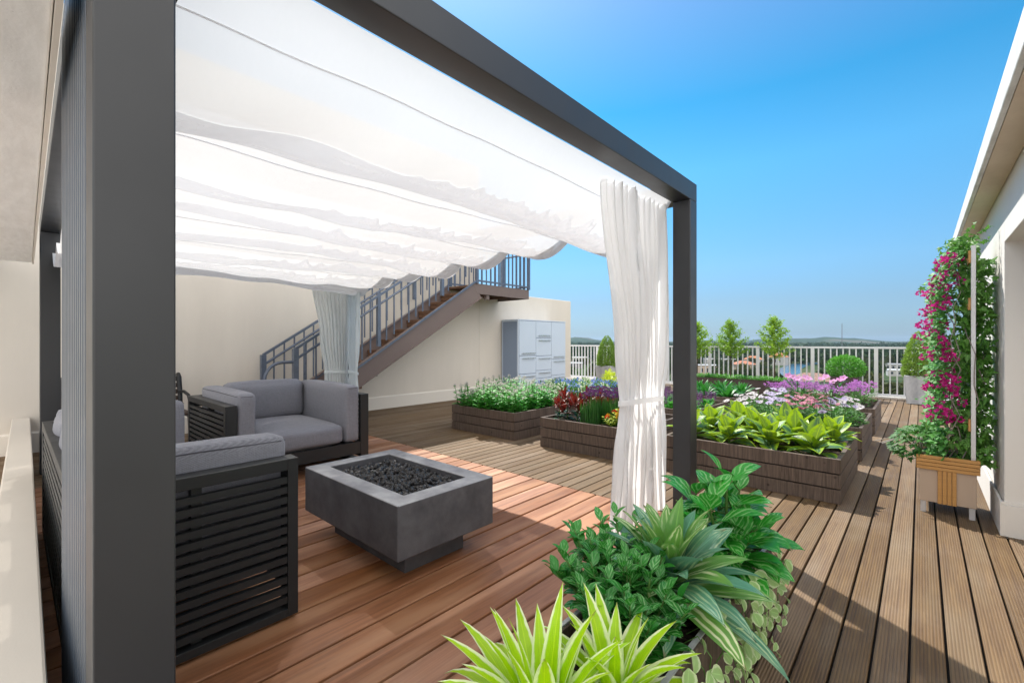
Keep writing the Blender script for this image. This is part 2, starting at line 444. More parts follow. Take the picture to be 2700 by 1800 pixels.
def soilmat():
    t = NT('bark_mulch_soil'); c = t.coord()
    v = t.voro(c, 55, 'Color'); a = t.sep(v)[0]
    col = t.mix(t.noise(c, 3, 4), (.022,.016,.012), (.055,.042,.033))
    col = t.mix(t.math('MULTIPLY', t.ramp(a, .6, .95), t.ramp(t.noise(c, 5, 3), .45, .7)), col, (.26,.185,.14))
    h = t.math('ADD', t.noise(c, 45, 6, .7), t.voro(c, 55))
    return t.done(t.bsdf(col, .95, 0, .1, t.bump(h, .9, .02)))
M['soil'] = soilmat()
def fabricmat():
    t = NT('grey_woven_fabric'); c = t.coord(); x = t.sep(c)
    u = t.math('ADD', t.math('ADD', x[0], t.math('MULTIPLY', x[1], .61)), t.math('MULTIPLY', x[2], .17))
    v = t.math('ADD', t.math('SUBTRACT', x[2], t.math('MULTIPLY', x[1], .83)), t.math('MULTIPLY', x[0], .13))
    wa = t.math('SINE', t.math('MULTIPLY', u, 2*PI/.0075)); wb = t.math('SINE', t.math('MULTIPLY', v, 2*PI/.0075))
    wv = t.math('MULTIPLY', wa, wb)
    slub = t.noise(t.mapped(c, (25, 25, 300)), 1, 3); slub2 = t.noise(t.mapped(c, (300, 300, 20)), 1, 3)
    f = t.math('ADD', t.math('MULTIPLY', wv, .24), t.math('MULTIPLY', t.math('ADD', slub, slub2), .55))
    col = t.mix(f, (.080,.082,.098), (.35,.355,.40))
    col = t.mix(t.math('MULTIPLY', t.noise(c, 3, 3), .35), col, (.22,.22,.25))
    nrm = t.bump(t.math('ADD', wv, t.math('MULTIPLY', t.noise(c, 7, 3), 7.)), .35, .0022)
    return t.done(t.bsdf(col, .92, 0, .15, nrm, sheen=.15))
M['fabric'] = fabricmat()
M['seam'] = paint('dark_seam_thread', (.07,.07,.085), .9)
M['canopy'] = clothmat('white_shade_cloth', (.865,.87,.885), .29, .09)
M['band'] = clothmat('hem_and_shadow_stripe_cloth', (.89,.895,.915), .68, .0)  # cloth of hems and battens, also of the imitated shadow stripes
M['curtain'] = clothmat('white_curtain_cloth', (.97,.97,.975), .58, .03)
M['curtainblue'] = clothmat('pale_blue_curtain_cloth', (.84,.89,.91), .48, .04)
def bamboomat():
    t = NT('golden_bamboo'); c = t.coord()
    g = t.noise(t.mapped(c, (4, 4, 90)), 1, 6, .6); 
    col = t.mix(g, (.36,.17,.045), (.60,.33,.11))
    return t.done(t.bsdf(col, .45, 0, .45, t.bump(g, .2, .002)))
M['bamboo'] = bamboomat()
M['taupe'] = paint('taupe_panel', (.47,.36,.275), .5, 0, .4, .05, 3)
M['alu'] = paint('satin_aluminium', (.60,.60,.62), .38, .5, .5, .06, 14)
M['bark'] = paint('brown_bark', (.07,.05,.038), .9, 0, .2, .5, 20, .6, 40, .01)
M['stem'] = paint('green_stem', (.075,.17,.03), .6, 0, .4, .3, 20)
M['twig'] = paint('grey_vine_twig', (.30,.27,.24), .8, 0, .2, .3, 30)

# ------------------------------------------------------------------ decks
def boards(name, spec, pitch, gap, m, zt=0., zb=-.026, ch=.0035):
    b = MB()
    for x, y0, y1 in spec:
        x0 = x + gap/2; x1 = x + pitch - gap/2
        pr = [(x0, zb), (x0, zt-ch), (x0+ch, zt), (x1-ch, zt), (x1, zt-ch), (x1, zb)]
        b.grid([[(p[0], y0, p[1]) for p in pr], [(p[0], y1, p[1]) for p in pr]])
        b.face([(p[0], y0, p[1]) for p in pr][::-1]); b.face([(p[0], y1, p[1]) for p in pr])
    return struct(b.build(name, m))
rx0, rx1 = -5.6, -5.6 + .165*28
boards('red_deck', [(-5.6 + .165*i, -.6, 3.2) for i in range(28)], .165, .014, M['red'])
gs = []
for i in range(-2, 96):
    x = -7.36 + .111*i
    if x + .111 <= rx0 + .02: gs.append((x, -.6, 13.25))
    elif x >= rx1 + .002: gs.append((x, -3.0, 13.25))
    else:
        gs.append((x, 3.207, 13.25))
boards('ribbed_deck', gs, .111, .009, M['grey'])
b = MB(); b.box(-9, -9, -.06, 5.4, -3.02, -.02); b.box(-9, -3.02, -.06, rx1-.01, -.62, -.02); struct(b.build('added_bounce_paving', M['white_wall']))  # pale floor out of view, added to bounce sunlight up under the eave
b = MB(); b.box(-7.6, -.61, -.06, rx1, 13.3, -.030); b.box(rx1+.001, -3, -.06, 3.4, 13.3, -.030); struct(b.build('deck_underlay', M['under']))

# ------------------------------------------------------------------ upper building on the left, stairs, cabinet
bld = thing('rooftop_building', 'beige stucco building wall behind the staircase, stepping down to a low flat block', 'building', (-7.43, 0, 0))
b = MB(); b.box(-5, -6, -.02, 0, 7.11, 5.2); b.build('tall_wall', M['beige'], bld, bevel=.01)
b = MB(); b.box(-5, 7.11, -.02, 0, 10.73, 2.395); b.build('low_wall', M['beige'], bld, bevel=.012)
b = MB(); b.box(0.0, -6, 0, .022, 10.75, .215); b.hexa([(0,-6,.215),(.022,-6,.215),(.022,10.75,.215),(0,10.75,.215),(0,-6,.235),(.010,-6,.235),(.010,10.75,.235),(0,10.75,.235)])
b.build('baseboard', M['trimw'], bld)

def staircase():
    t = thing('staircase', 'brown steel staircase with blue grey railings rising along the beige wall', 'staircase', (0,0,0))
    xn, xf = -6.50, -7.28; y0, y1, y2, zt = 2.72, 6.14, 7.72, 2.39
    sl = zt/(y1-y0)
    for x in (xn, xf):
        b = MB()
        # channel: web plus flanges
        for (yo, zo, th, wd) in ((0,0,.26,.02),):
            b.hexa([(x-.01,y0+.03,-.0),(x+.01,y0+.03,-.0),(x+.01,y1+.14,zt-.27),(x-.01,y1+.14,zt-.27),(x-.01,y0-.12,.24),(x+.01,y0-.12,.24),(x+.01,y1-.10,zt+.0),(x-.01,y1-.10,zt+.0)])
        b.bar((x, y0+.03, .012), (x, y1+.14, zt-.262), .07, .016, m=0)
        b.bar((x, y0-.12, .245), (x, y1-.08, zt+.0), .07, .014, m=0)
        b.build('stringer', M['stringer'], t)
    n = 12
    for i in range(n):
        z = zt*(i+1)/(n+1); y = y0 + (y1-y0)*(i+.5)/(n+.5)
        b = MB(); b.box(xf+.015, y, z-.045, xn-.015, y+.29, z); b.box(xf+.015, y+.01, z-.13, xn-.015, y+.03, z-.047)
        b.build('tread', M['treadw'], t)
    b = MB(); b.box(xf-.15, y1-.02, zt-.05, xn-.012, y2, zt-.012)
    for yy in (y1+.35, y1+.75, y1+1.15): b.box(xf-.1, yy, zt-.19, xn-.02, yy+.05, zt-.052)
    b.build('landing', M['treadw'], t)
    b = MB(); b.hexa([(xn-.01,y1+.022,zt-.20),(xn+.012,y1+.022,zt-.20),(xn+.012,y2,zt-.20),(xn-.01,y2,zt-.20),(xn-.01,y1-.10,zt+.002),(xn+.012,y1-.10,zt+.002),(xn+.012,y2,zt+.002),(xn-.01,y2,zt+.002)])
    b.box(xf-.15, y2+.001, zt-.20, xn+.012, y2+.022, zt+.002)
    b.build('landing_fascia', M['stringer'], t)
    b = MB(); b.box(xn-.09, y1+.30, zt-.29, xn-.012, y1+.38, zt-.205); b.build('bracket', M['stringer'], t)
    def railing(x, up, ys, name, loop):
        zr = lambda y: .26 + (y-y0)*sl            # along the stringer top
        rl = MB()
        rl.bar((x, ys, zr(ys)+.93), (x, y1, zt+1.0), .05, .035)
        rl.tube([(x, ys, zr(ys)+.78), (x, y1, zt+.85)], .019, 8)
        rl.bar((x, ys, zr(ys)+.03), (x, y1-.02, zt+.045), .035, .03)
        rl.bar((x, y1, zt+1.0), (x, y2, zt+1.0), .05, .035); rl.tube([(x, y1, zt+.85), (x, y2, zt+.85)], .019, 8)
        rl.bar((x, y1, zt+.06), (x, y2, zt+.06), .035, .03)
        rail = rl.build(name, M['stairblue'], t)
        k = int((y1-ys)/.145)
        for i in range(1, k):
            y = ys + (y1-ys)*i/k
            big = (i % 9 == 0)
            wd = .055 if big else .019
            b = MB(); b.box(x-wd/2, y-wd/2, zr(y)+.04, x+wd/2, y+wd/2, zr(y)+.91)
            b.build('newel_post' if big else 'baluster', M['stairblue'], rail)
        for i in range(13):
            y = y1 + (y2-y1)*i/12; wd = .055 if i in (0, 12) else .019
            b = MB(); b.box(x-wd/2, y-wd/2, zt+.003, x+wd/2, y+wd/2, zt+.92); b.build('newel_post' if i in (0,12) else 'baluster', M['stairblue'], rail)
        b = MB(); b.box(x-.035, ys-.035, 0, x+.035, ys+.035, zr(ys)+.93); b.build('newel_post', M['stairblue'], rail)
        if loop:
            pts = [(x, ys-.02, .965)]
            for i in range(13):
                a = PI/2 + PI*i/12
                pts.append((x, ys-.17 + .23*math.cos(a), .735 + .23*math.sin(a)))
            pts.append((x, ys-.02, .505))
            b = MB(); b.tube(pts, .022, 8); b.build('handrail_loop', M['stairblue'], rail)
        return rail
    railing(xn+.02, 0, 2.66, 'railing', True)
    railing(xf, 0, 2.52, 'railing', False)
    e = MB(); e.bar((xn, y2-.02, zt+.93), (xf, y2-.02, zt+.93), .05, .035); e.bar((xn, y2-.02, zt+.06), (xf, y2-.02, zt+.06), .035, .03)
    e.tube([(xn, y2-.02, zt+.79), (xf, y2-.02, zt+.79)], .019, 8)
    er = e.build('railing', M['stairblue'], t)
    for i in range(1, 7):
        x = xn + (xf-xn)*i/7; b = MB(); b.box(x-.0095, y2-.03, zt+.003, x+.0095, y2-.011, zt+.92); b.build('baluster', M['stairblue'], er)
staircase()

def cabinet():
    t = thing('storage_cabinet', 'pale blue storage cabinet with handled doors against the beige wall', 'cabinet', (-7.40, 7.84, 0))
    D, W, T = .51, 1.85, 1.76
    b = MB(); b.box(0, .02, .10, D, W-.02, T-.02); b.build('carcass', M['cabside'], t, bevel=.004)
    b = MB(); b.box(.03, -.004, .13, D-.03, .016, T-.05); b.build('side_panel', M['cabside'], t)
    b = MB()
    for q in ((0,-.012,.10,.028,.018,T),(D-.028,-.012,.10,D,.018,T),(.029,-.012,T-.045,D-.029,.018,T),(.029,-.012,.10,D-.029,.018,.128)): b.box(*q)
    b.build('side_frame', M['cab'], t)
    b = MB(); b.box(0, .02, T-.019, D+.022, W, T+.006); b.build('top_panel', M['cab'], t, bevel=.003)
    b = MB(); b.box(.04, .06, 0, D-.03, W-.06, .098); b.build('plinth', M['cabside'], t)
    cw = (W-.02)/3; g = .011
    cols = [[(.12,.49,1),(.49,.92,1),(.92,T-.022,-1)], [(.12,.36,1),(.36,.55,1),(.55,.90,1),(.90,1.34,1),(1.34,T-.022,-1)], [(.12,.40,1),(.40,.81,1),(.81,T-.022,-1)]]
    for i, cl in enumerate(cols):
        for z0, z1, hp in cl:
            y0 = .012 + i*cw
            b = MB(); b.box(D+.002, y0+g/2, z0+g/2, D+.022, y0+cw-g/2, z1-g/2)
            d = b.build('door', M['cab'], t, bevel=.003)
            hz = z1-.065 if hp > 0 else z0+.055
            h = MB(); h.bar((D+.052, y0+.09, hz), (D+.052, y0+cw-.06, hz), .012, .012)
            h.box(D+.0225, y0+.115, hz-.005, D+.050, y0+.127, hz+.005); h.box(D+.0225, y0+cw-.097, hz-.005, D+.050, y0+cw-.085, hz+.005)
            h.build('handle', M['steel'], d)
cabinet()

def bench():
    t = thing('park_bench', 'dark wooden slat bench with cast iron ends against the beige wall', 'bench', (-6.95, .90, 0))
    for i in range(5):
        b = MB(); z = .44 + i*.078; x = .05 - i*.017
        b.box(x-.012, -.55, z, x+.012, .55, z+.058); b.build('back_slat', M['benchw'], t, bevel=.006)
    for i in range(5):
        b = MB(); x = .10 + i*.085; b.box(x, -.55, .385, x+.065, .55, .41); b.build('seat_slat', M['benchw'], t, bevel=.006)
    for y in (-.52, .52):
        b = MB()
        b.tube([(.02, y, 0), (.05, y, .22), (.075, y, .40), (.055, y, .60), (0, y, .80), (-.045, y, .835), (-.075, y, .81)], [.022,.02,.024,.026,.028,.026,.018], 8)
        b.tube([(.075, y, .372), (.30, y, .365), (.50, y, .37)], .018, 8)
        b.tube([(.50, y, .37), (.52, y, .2), (.55, y, 0)], [.022,.018,.022], 8)
        b.tube([(.035, y, .62), (.25, y, .64), (.46, y, .61), (.51, y, .55), (.50, y, .37)], .018, 8)
        b.build('end_frame', M['iron'], t, smooth=True)
bench()

# ------------------------------------------------------------------ near left: curb wall and concrete eave
cb = thing('curb_wall', 'low cream curb wall along the near left deck edge', 'wall', (-7.42, .074, 0), R(-.8))
b = MB(); b.box(0.01, -.070, -.02, 6.6, .068, .40); b.build('wall_body', M['curb'], cb, bevel=.008)
ev = thing('concrete_eave', 'pale concrete eave slab overhanging the near left corner', 'eave', (-6.72, .035, 2.05), R(-.8))
b = MB(); b.box(0, -.55, 0, 5.3, .105, .21); b.build('slab', M['ceil'], ev, bevel=.006)
b = MB(); b.box(0, .107, -.012, 5.3, .120, .215); b.build('edge_strip', M['trimw'], ev)
b = MB(); b.box(-.72, -.55, .01, -.004, -.20, .20); b.build('wall_tie', M['ceil'], ev)

# ------------------------------------------------------------------ right wall with its niche and roof overhang
rw = thing('right_wall', 'white stucco house wall with a tall recessed opening and white base', 'wall', (.40, 0, 0))
b = MB()
b.box(0, 4.30, -.02, .6, 7.35, 2.6)
b.box(0, .9, 1.89, .6, 4.30, 2.6)
b.box(.30, .9, -.02, .6, 4.298, 1.888)
b.build('wall_body', M['white_wall'], rw, bevel=.004)
b = MB()
b.box(-.020, 4.28, 0, -.0005, 7.35, .20); b.box(-.020, 4.28, .201, -.010, 7.35, .218)
b.box(-.0003, 4.28, 0, .2995, 4.2995, .20); b.box(-.010, 4.289, .201, .2995, 4.2995, .218)
b.build('baseboard', M['white_wall'], rw)
ro = thing('roof_overhang', 'white edged roof overhang with tan soffit above the flowering trellis', 'roof', (.27, 0, 2.26))
b = MB(); b.box(.014, .4, 0, .127, 7.38, .02); b.build('soffit', M['soffit'], ro)
b = MB(); b.hexa([(-.012,.4,-.004),(.012,.4,-.004),(.012,7.4,-.004),(-.012,7.4,-.004),(-.012,.4,.125),(.012,.4,.125),(.012,7.4,.125),(-.012,7.4,.125)])
fo = b.build('fascia', M['fascia'], ro, bevel=.006)
b = MB(); b.box(.014, .4, .0205, .127, 7.38, .122); b.build('roof_deck', M['fascia'], ro)
# ------------------------------------------------------------------ pergola
PX0, PX1 = -1.37, -1.24            # near-side frame in x
BX = -6.12                         # back frame
PZ, PT = 2.285, 2.418
pg = thing('pergola', 'charcoal metal pergola frame over the lounge', 'pergola', (0,0,0))
def post(x0, y0, x1, y1, z1):
    b = MB(); b.box(x0, y0, 0, x1, y1, z1)
    return b.build('post', M['metal'], pg, bevel=.004)
post(PX0, .110, PX1, .248, PZ-.001); post(PX0, 3.30, PX1, 3.43, PZ-.001)
post(BX-.13, .18, BX, .318, PZ-.001); post(BX-.13, 3.26, BX, 3.39, PZ-.001)
def beam(p):
    b = MB(); b.hexa(p); return b.build('beam', M['metal'], pg, bevel=.004)
def bm4(a, c, w0, w1):   # side beams along y at x range a..c
    beam([(a,w0,PZ),(c,w0,PZ),(c,w1,PZ),(a,w1,PZ),(a,w0,PT),(c,w0,PT),(c,w1,PT),(a,w1,PT)])
bm4(PX0, PX1, .110, 3.43); bm4(BX-.13, BX, .18, 3.39)
beam([(BX+.001,.18,PZ),(PX0-.001,.110,PZ),(PX0-.001,.248,PZ),(BX+.001,.318,PZ),(BX+.001,.18,PT),(PX0-.001,.110,PT),(PX0-.001,.248,PT),(BX+.001,.318,PT)])
beam([(BX+.001,3.26,PZ),(PX0-.001,3.30,PZ),(PX0-.001,3.43,PZ),(BX+.001,3.39,PZ),(BX+.001,3.26,PT),(PX0-.001,3.30,PT),(PX0-.001,3.43,PT),(BX+.001,3.39,PT)])
b = MB(); b.box(-1.335, .2495, 2.05, -1.275, .262, PZ-.002); b.hexa([(-1.335,.262,2.22),(-1.275,.262,2.22),(-1.275,.41,PZ-.02),(-1.335,.41,PZ-.02),(-1.335,.262,PZ-.002),(-1.275,.262,PZ-.002),(-1.275,.41,PZ-.002),(-1.335,.41,PZ-.002)])
b.build('brace', M['metal'], pg)
b = MB(); b.box(-6.0, 3.22, PZ-.06, -1.45, 3.25, PZ-.03); b.build('curtain_track', M['metal'], pg)
for i in range(14):
    x = PX0 - .038 - i*.052
    b = MB(); b.box(x-.034, .112, .03, x, .150, PZ-.002); b.build('fin', M['fin'], pg, bevel=.003)
b = MB(); b.box(PX0-.77, .153, .03, PX0-.004, .165, PZ-.002); b.build('screen_panel', M['dark'], pg)

# canopy: swags of cloth hung between wires that run along y
CJ = [-1.372, -2.20, -2.93, -3.62, -4.29, -4.93, -5.52, -6.06]
CY0, CY1 = .26, 3.28
def jz(x): return 2.235 - .155*(-1.385-x)/4.7 if x < -1.5 else 2.284
def swag_z(x, y):
    for a, c in zip(CJ, CJ[1:]):
        if c <= x <= a:
            s = (a-x)/(a-c); z0, z1 = jz(a), jz(c)
            sg = (.26 if a > -1.5 else .195 if a > -2.3 else .150) + .03*math.sin(y*1.7 + a*3) + .03*max(0, (y-2.6))
            base = z0 + (z1-z0)*s
            return base - sg*4*s*(1-s)*(1+.25*(s-.5)) + (.006*math.sin(y*9+s*4+a*5) + .016*mnoise.noise(Vector((y*3.2+s*1.5, s*1.1, a*3))))*math.sin(PI*s)
    return jz(x)
cn = thing('shade_canopy', 'white cloth shade canopy hanging in swags under the pergola frame', 'canopy', (0,0,0))
for a, c in zip(CJ, CJ[1:]):
    b = MB(); rows = []
    for j in range(45):
        y = CY0 + (CY1-CY0)*j/44
        yy = lambda s: y + (.02*math.sin(s*PI) if j == 44 else 0)
        row = []
        for i in range(19):
            s = i/18; x = a + (c-a)*s
            row.append((x, yy(s), swag_z(x, y)))
        rows.append(row)
    b.grid(rows); b.build('swag', M['canopy'], cn, smooth=True)
    # hem: the doubled cloth along the far edge
    b = MB(); rows = []
    for k in range(3):
        y = CY1 - .005 - .075*k/2
        rows.append([(a+(c-a)*i/18, y, swag_z(a+(c-a)*i/18, y) - .004) for i in range(19)])
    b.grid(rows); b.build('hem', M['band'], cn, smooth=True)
    # ragged cloth strip imitating a shadow stripe under the swag, then the wire pocket
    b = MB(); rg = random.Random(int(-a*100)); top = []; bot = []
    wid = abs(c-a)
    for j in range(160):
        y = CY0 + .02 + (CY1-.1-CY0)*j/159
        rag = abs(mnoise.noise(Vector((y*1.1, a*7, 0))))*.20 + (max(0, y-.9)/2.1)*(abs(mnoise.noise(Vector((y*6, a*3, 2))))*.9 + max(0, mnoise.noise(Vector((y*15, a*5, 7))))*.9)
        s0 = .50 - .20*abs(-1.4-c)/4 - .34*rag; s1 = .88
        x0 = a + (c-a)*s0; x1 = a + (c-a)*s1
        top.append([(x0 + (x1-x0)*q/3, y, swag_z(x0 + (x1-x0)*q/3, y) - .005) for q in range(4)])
    b.grid(top); b.build('shadow_stripe', M['band'], cn, smooth=True)
    b = MB(); xb = a + (c-a)*.14; b.tube([(xb, CY0 + (CY1-.05-CY0)*q/40, swag_z(xb, CY0 + (CY1-.05-CY0)*q/40)-.002) for q in range(41)], .003, 6)
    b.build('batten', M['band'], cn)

def curtain(name, label, org, dirv, prof, zt, zb, pleats, amp, m, tie, tier=.03, group=None, seed=1):
    """prof(z) -> (centre, width) along dirv"""
    rg = random.Random(seed)
    dx, dy = dirv; nx, ny = -dy, dx
    t = thing(name, label, 'curtain', (org[0], org[1], 0), 0, group)
    ph = [rg.uniform(-.7,.7) for _ in range(pleats+2)]; am = [rg.uniform(.55,1.25) for _ in range(pleats+2)]
    rows = []; nu = pleats*10; nz = 46
    for j in range(nz+1):
        z = zb + (zt-zb)*j/nz; c, wd = prof(z); row = []
        pinch = math.exp(-((z-tie)/.16)**2)
        for i in range(nu+1):
            u = i/nu; k = min(pleats, int(u*pleats)); 
            f = u*pleats*2*PI + .8*math.sin(z*1.3+ph[k]*2) + ph[k]*.5
            a = amp*am[k]*(1-.55*pinch)*(.75+.35*math.sin(z*2+k))
            off = a*math.sin(f) + .3*a*math.sin(2.3*f+z*2)
            s = c + (u-.5)*wd + .006*math.sin(f*2+z*3)
            row.append((dx*s + nx*off, dy*s + ny*off, z))
        rows.append(row)
    b = MB(); b.grid(rows); b.build('curtain_panel', m, t, smooth=True)
    c, wd = prof(tie); b = MB(); rows = []
    for z in (-.018, 0, .018):
        row = []
        for i in range(40):
            a = 2*PI*i/40; s = c + (wd/2+.012)*math.cos(a); o = (amp*1.15+.012)*math.sin(a)
            row.append((dx*s+nx*o, dy*s+ny*o, tie + z - .012*math.sin(a) - .012*math.cos(a)))
        rows.append(row)
    b.grid(rows, closed=True); b.build('tieback', m, t, smooth=True)
    return t
def lerpprof(keys):
    def f(z):
        for (z0,c0,w0),(z1,c1,w1) in zip(keys, keys[1:]):
            if z0 <= z <= z1:
                s = (z-z0)/(z1-z0); s = s*s*(3-2*s) if z0 != keys[0][0] else s
                return c0+(c1-c0)*s, w0+(w1-w0)*s
        return keys[-1][1:] if z > keys[-1][0] else keys[0][1:]
    return f
curtain('curtain', 'tall white curtain tied at the far front pergola post, its foot behind the plants', (-1.428, 2.70), (0,1),
        lerpprof([(0,.18,.80),(.82,.23,.62),(1.2,.22,.68),(2.25,.13,.90)]), 2.25, .012, 13, .045, M['curtain'], .84, seed=3)
curtain('curtain', 'wide pale blue curtain tied left of the back corner post', (BX+.10, 2.90), (0,1),
        lerpprof([(0,.13,.36),(.82,.13,.33),(1.3,.10,.40),(2.12,.05,.56)]), 2.12, .012, 9, .03, M['curtainblue'], .82, seed=5)
curtain('curtain', 'narrow pale curtain tied right of the back corner post', (-5.86, 3.20), (1,0),
        lerpprof([(0,-.02,.26),(.82,-.02,.22),(1.3,-.01,.28),(2.12,.0,.36)]), 2.12, .012, 6, .03, M['curtainblue'], .82, seed=8)

# ------------------------------------------------------------------ lounge seats
def cushion(b, x0, y0, z0, x1, y1, z1, r=.05, puff=(0,0,0), n=12):
    c = Vector(((x0+x1)/2, (y0+y1)/2, (z0+z1)/2)); hs = Vector((abs(x1-x0)/2, abs(y1-y0)/2, abs(z1-z0)/2))
    r = min(r, min(hs)*.95)
    def pt(v):
        # v in [-1,1]^3 on the cube
        e = Vector([math.copysign(abs(q)**.8, q) for q in v])
        p = Vector((e.x*hs.x, e.y*hs.y, e.z*hs.z))
        q = Vector([max(-(h-r), min(h-r, a)) for a, h in zip(p, hs)])
        d = p - q
        if d.length > 1e-6: p = q + d.normalized()*r
        fx, fy, fz = 1-v.x*v.x, 1-v.y*v.y, 1-v.z*v.z
        p.z += puff[2]*fx*fy*v.z; p.y += puff[1]*fx*fz*v.y; p.x += puff[0]*fy*fz*v.x
        wr = mnoise.noise((p+c)*5)*.004
        p += p.normalized()*wr
        return c + p
    ax = [(0,1,2),(1,2,0),(2,0,1)]
    for (i, j, k) in ax:
        for sg in (-1, 1):
            rows = []
            for a in range(n+1):
                row = []
                for q in range(n+1):
                    v = Vector((0,0,0)); v[i] = -1+2*a/n; v[j] = (-1+2*q/n)*sg; v[k] = sg
                    row.append(pt(v))
                rows.append(row)
            b.grid(rows)
def seamed(name, parent, box, r, puff):
    x0,y0,z0,x1,y1,z1 = box
    b = MB(); cushion(b, *box, r=r, puff=puff); o = b.build(name, M['fabric'], parent, smooth=True)
    me = o.data; bm = bmesh.new(); bm.from_mesh(me); bmesh.ops.remove_doubles(bm, verts=bm.verts, dist=.0004); bm.to_mesh(me); bm.free()
    return o
def seamline(name, parent, pts):
    b = MB(); b.tube(pts, .0028, 6); return b.build(name, M['seam'], parent, smooth=True)

def lounge(label, W, D, loc, rz, seats, name):
    """local: x across, +y front"""
    t = thing(name, label, 'armchair' if seats == 1 else 'sofa', loc, rz)
    hw = W/2; PH = .725; fr = .045; fd = .085
    def side(s):
        xo = s*hw; xi = s*(hw-fd)
        b = MB()
        b.box(xi, D-.045, .02, xo, D, PH); b.box(xi, 0, .02, xo, .045, PH)
        b.box(xi, .0455, PH-.05, xo, D-.0455, PH); b.box(xi, .0455, .02, xo, D-.0455, .055)
        f = b.build('arm_frame', M['slat'], t, bevel=.002)
        n = 13
        for i in range(n):
            z = .075 + (PH-.145)*i/n
            b = MB(); b.box(xo-s*.030, .046, z+.006, xo-s*.004, D-.046, z+.034); b.build('slat', M['slat'], f)
        b = MB(); b.box(xo-s*.075, D*.46, .056, xo-s*.032, D*.46+.035, PH-.051); b.build('upright', M['slat'], f)
    side(1); side(-1)
    b = MB(); xi = hw-fd-.001
    b.box(-xi, 0, PH-.05, xi, .045, PH)
    lo_ = MB(); lo_.box(-xi, 0, .02, xi, .045, .055); lo_.build('bottom_rail', M['slat'], t, bevel=.002)
    f = b.build('back_frame', M['slat'], t, bevel=.002)
    for i in range(13):
        z = .075 + (PH-.145)*i/13
        b = MB(); b.box(-xi, .004, z+.006, xi, .030, z+.034); b.build('slat', M['slat'], f)
    b = MB(); b.box(-xi, D-.045, .14, xi, D-.004, .255); b.box(-xi, .05, .16, xi, .09, .255)
    for i in range(int(W/.11)):
        x = -xi + .03 + i*.11
        if x+.05 < xi: b.box(x, .092, .215, x+.055, D-.047, .245)
    b.build('seat_frame', M['slat'], t)
    at = .15
    for s in (1, -1):
        xo = s*(hw-fd-.004); xi2 = s*(hw-fd-.004-at)
        o = seamed('arm_cushion', t, (min(xo,xi2), .06, .258, max(xo,xi2), D-.012, .815), .035, (.012,.004,.012))
        zt = .815-.004
        y1 = D-.012
        seamline('seam', o, [(xo-s*.006, .10, zt-.018), (xo-s*.004, D*.5, zt-.014), (xo-s*.006, y1-.03, zt-.020), (xo-s*.03, y1-.002, zt-.022), (xi2+s*.03, y1-.002, zt-.022)])
    xs = hw-fd-.004-at-.006; sw = 2*xs/seats
    for i in range(seats):
        x0 = -xs + sw*i + .003; x1 = x0 + sw - .006
        o = seamed('seat_cushion', t, (x0, .16, .258, x1, D-.015, .445), .05, (.0,.012,.045))
        o = seamed('back_cushion', t, (x0+.004, .052, .43, x1-.004, .245, .835), .07, (.0,.03,.012))
    return t
lounge('grey cushioned armchair behind the fire pit, slatted black sides', 1.27, 1.14, (-5.28, 1.785, 0), R(-90), 1, 'armchair')
lounge('grey sofa with black slatted side panel, half hidden behind the near pergola post', 2.18, .74, (-3.19, .135, 0), 0, 3, 'sofa')

# ------------------------------------------------------------------ fire pit
fp = thing('fire_pit', 'square charcoal concrete fire pit filled with black lava rocks', 'fire pit', (-2.445, 1.617, 0))
hx, hy = .527, .337
b = MB(); b.box(-.405, -.197, 0, .385, .223, .1535); b.build('base', M['firepit'], fp, bevel=.006)
b = MB(); rw_ = .118
outer = [(-hx,-hy),(hx,-hy),(hx,hy),(-hx,hy)]; inner = [(-hx+rw_,-hy+rw_),(hx-rw_,-hy+rw_),(hx-rw_,hy-rw_),(-hx+rw_,hy-rw_)]
for i in range(4):
    j = (i+1) % 4
    b.face([(*outer[i],.154),(*outer[j],.154),(*outer[j],.436),(*outer[i],.436)])
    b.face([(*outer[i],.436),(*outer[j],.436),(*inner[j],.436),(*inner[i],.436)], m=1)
    b.face([(*inner[i],.436),(*inner[j],.436),(*inner[j],.36),(*inner[i],.36)], m=0)
b.face([(*q,.154) for q in outer[::-1]]); b.face([(*q,.36) for q in inner])
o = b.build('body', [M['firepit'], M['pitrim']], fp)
bm = bmesh.new(); bm.from_mesh(o.data); bmesh.ops.remove_doubles(bm, verts=bm.verts, dist=.0005); bm.to_mesh(o.data); bm.free()
md = o.modifiers.new('bevel', 'BEVEL'); md.width = .008; md.segments = 3; md.limit_method = 'ANGLE'
rg = random.Random(4); b = MB()
bmi = bmesh.new(); bmesh.ops.create_icosphere(bmi, subdivisions=1, radius=1); iv = [v.co.copy() for v in bmi.verts]; ifc = [[v.index for v in f.verts] for f in bmi.faces]; bmi.free()
for k in range(1000):
    x = rg.uniform(-hx+rw_+.015, hx-rw_-.015); y = rg.uniform(-hy+rw_+.015, hy-rw_-.015)
    r = rg.uniform(.010, .018); q = Vector((rg.uniform(.8,1.2), rg.uniform(.8,1.2), rg.uniform(.8,1.5)))
    rot = Matrix.Rotation(rg.uniform(0,6), 3, rdir(rg)); base = len(b.v); sd = rg.uniform(0,50)
    z = .372 + rg.uniform(0, .030) + .012*(1-abs(x)/.5)
    for v in iv:
        d = 1 + .35*mnoise.noise(v*1.7 + Vector((sd,0,0)))
        p = rot @ Vector((v.x*q.x, v.y*q.y, v.z*q.z))*r*d
        b.v.append((x+p.x, y+p.y, z+p.z))
    for f in ifc: b.f.append(tuple(base+i for i in f)); b.uv.append([(0,0)]*3); b.mi.append(0)
lr = b.build('lava_rocks', M['lava'], fp); lr['kind'] = 'stuff'

